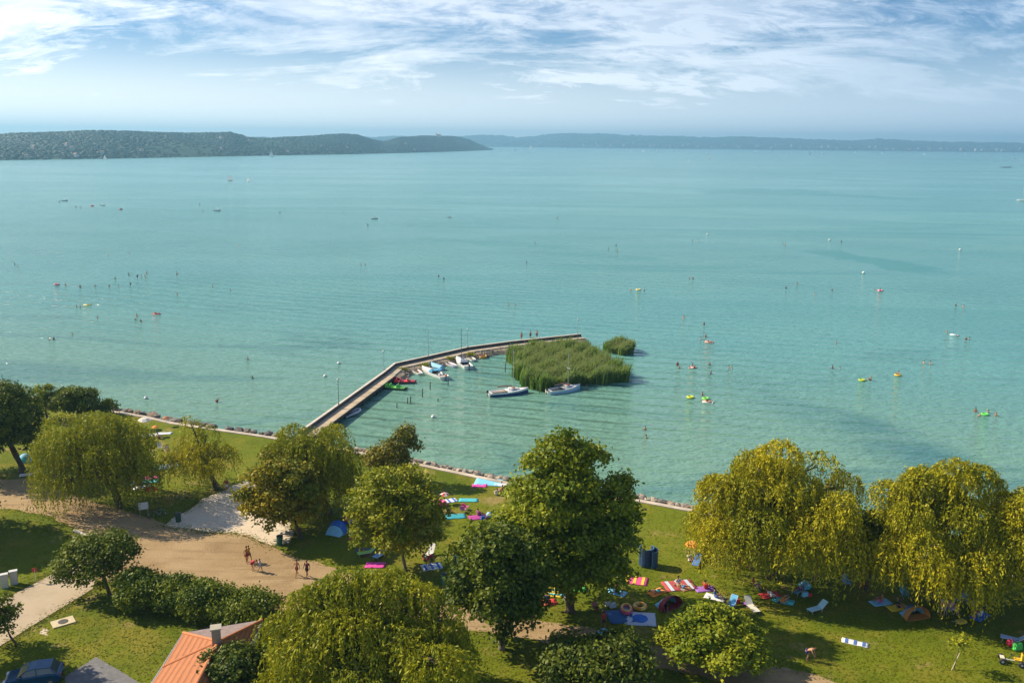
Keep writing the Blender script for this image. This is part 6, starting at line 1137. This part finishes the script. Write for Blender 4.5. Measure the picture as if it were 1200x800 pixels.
# ================================================================== CAR
o = thing('parked_car', 'dark blue hatchback car parked on the shaded grass', 'car', P(41, 799), 196); CP = mat((.012, .07, .15), .25, .05, 2, .35, .6, name='car_paint')
prof = [(-2.0, .45), (-1.98, .80), (-1.80, .95), (-1.0, 1.0), (1.0, .92), (1.75, .80), (2.0, .60), (2.0, .35), (1.6, .28), (-1.8, .28)]; sec = []; vs_ = []; fs_ = []; n = len(prof)
for y, k in ((-.86, .96), (-.80, 1.0), (0, 1.015), (.80, 1.0), (.86, .96)): vs_ += [(x * (1 if abs(y) < .82 else .985), y, .28 + (z - .28) * k - (.06 if abs(y) > .82 and z > .7 else 0)) for x, z in prof]
for i in range(4):
    for k in range(n): fs_.append((i * n + k, i * n + (k + 1) % n, (i + 1) * n + (k + 1) % n, (i + 1) * n + k))
fs_ += [tuple(range(n))[::-1], tuple(4 * n + k for k in range(n))]; MB().add(vs_, fs_).build('body', CP, o)
gh = [(-1.75, .93), (-1.30, 1.42), (-.2, 1.47), (.35, 1.38), (1.05, .90)]; vs_ = [(x, s_ * (.78 - (z - .9) * .28), z) for s_ in (-1, 1) for x, z in gh]; MB().add(vs_, [(0, 1, 2, 3, 4), (9, 8, 7, 6, 5), (0, 5, 6, 1), (3, 8, 9, 4)]).build('window_band', GLASS, o); MB().add([(x, s_ * (.80 - (z - .9) * .28), z + .015) for s_ in (-1, 1) for x, z in gh[1:4]] + [(x, s_ * (.80 - (z - .9) * .28), z - .04) for s_ in (-1, 1) for x, z in gh[1:4]], [(0, 3, 4, 1), (1, 4, 5, 2), (0, 1, 7, 6), (1, 2, 8, 7), (3, 9, 10, 4), (4, 10, 11, 5), (0, 6, 9, 3), (2, 5, 11, 8)]).build('roof', CP, o)
for s_ in (-1, 1):
    for xx, z0, z1, x1 in ((-1.6, .95, 1.40, -1.28), (-.35, .95, 1.44, -.3), (1.0, .92, 1.38, .36)): MB().tube([(xx, s_ * .785, z0), (x1, s_ * .655, z1)], .035, 5).build('pillar', CP, o)
    MB().box((.75, s_ * .93, 1.0), (.16, .18, .13)).build('mirror', CP, o); MB().box((1.90, s_ * .60, .68), (.16, .36, .14)).build('headlight', mat((.75, .75, .75), .1), o); MB().box((-1.96, s_ * .66, .80), (.08, .25, .20)).build('tail_light', mat((.35, .02, .02), .2), o); MB().box((.1, s_ * .885, .82), (.18, .03, .03)).build('door_handle', CP, o)
    for x in (-1.25, 1.25): w = MB().torus((x, s_ * .80, .31), .21, .10, 'Y', 18, 8).build('wheel', DK, o, True); MB().torus((x, s_ * .84, .31), .10, .06, 'Y', 12, 6).build('rim', ALU, w)

# ================================================================== HAZE
hm = bpy.data.materials.new('haze_air'); hm.use_nodes = True; hn = hm.node_tree; hn.nodes.clear()
pv_ = N(hn, 'ShaderNodeVolumePrincipled', inp={'Color': (.36, .73, 1.0, 1), 'Density': 1.55e-4, 'Anisotropy': 0.25})
ho = N(hn, 'ShaderNodeOutputMaterial'); hn.links.new(pv_.outputs[0], ho.inputs['Volume'])
hz = MB().box((0, 6700, 109), (24000, 15400, 222)).build('haze', hm)
tag(hz, 'thin pale summer haze over the lake', 'haze', kind='stuff')
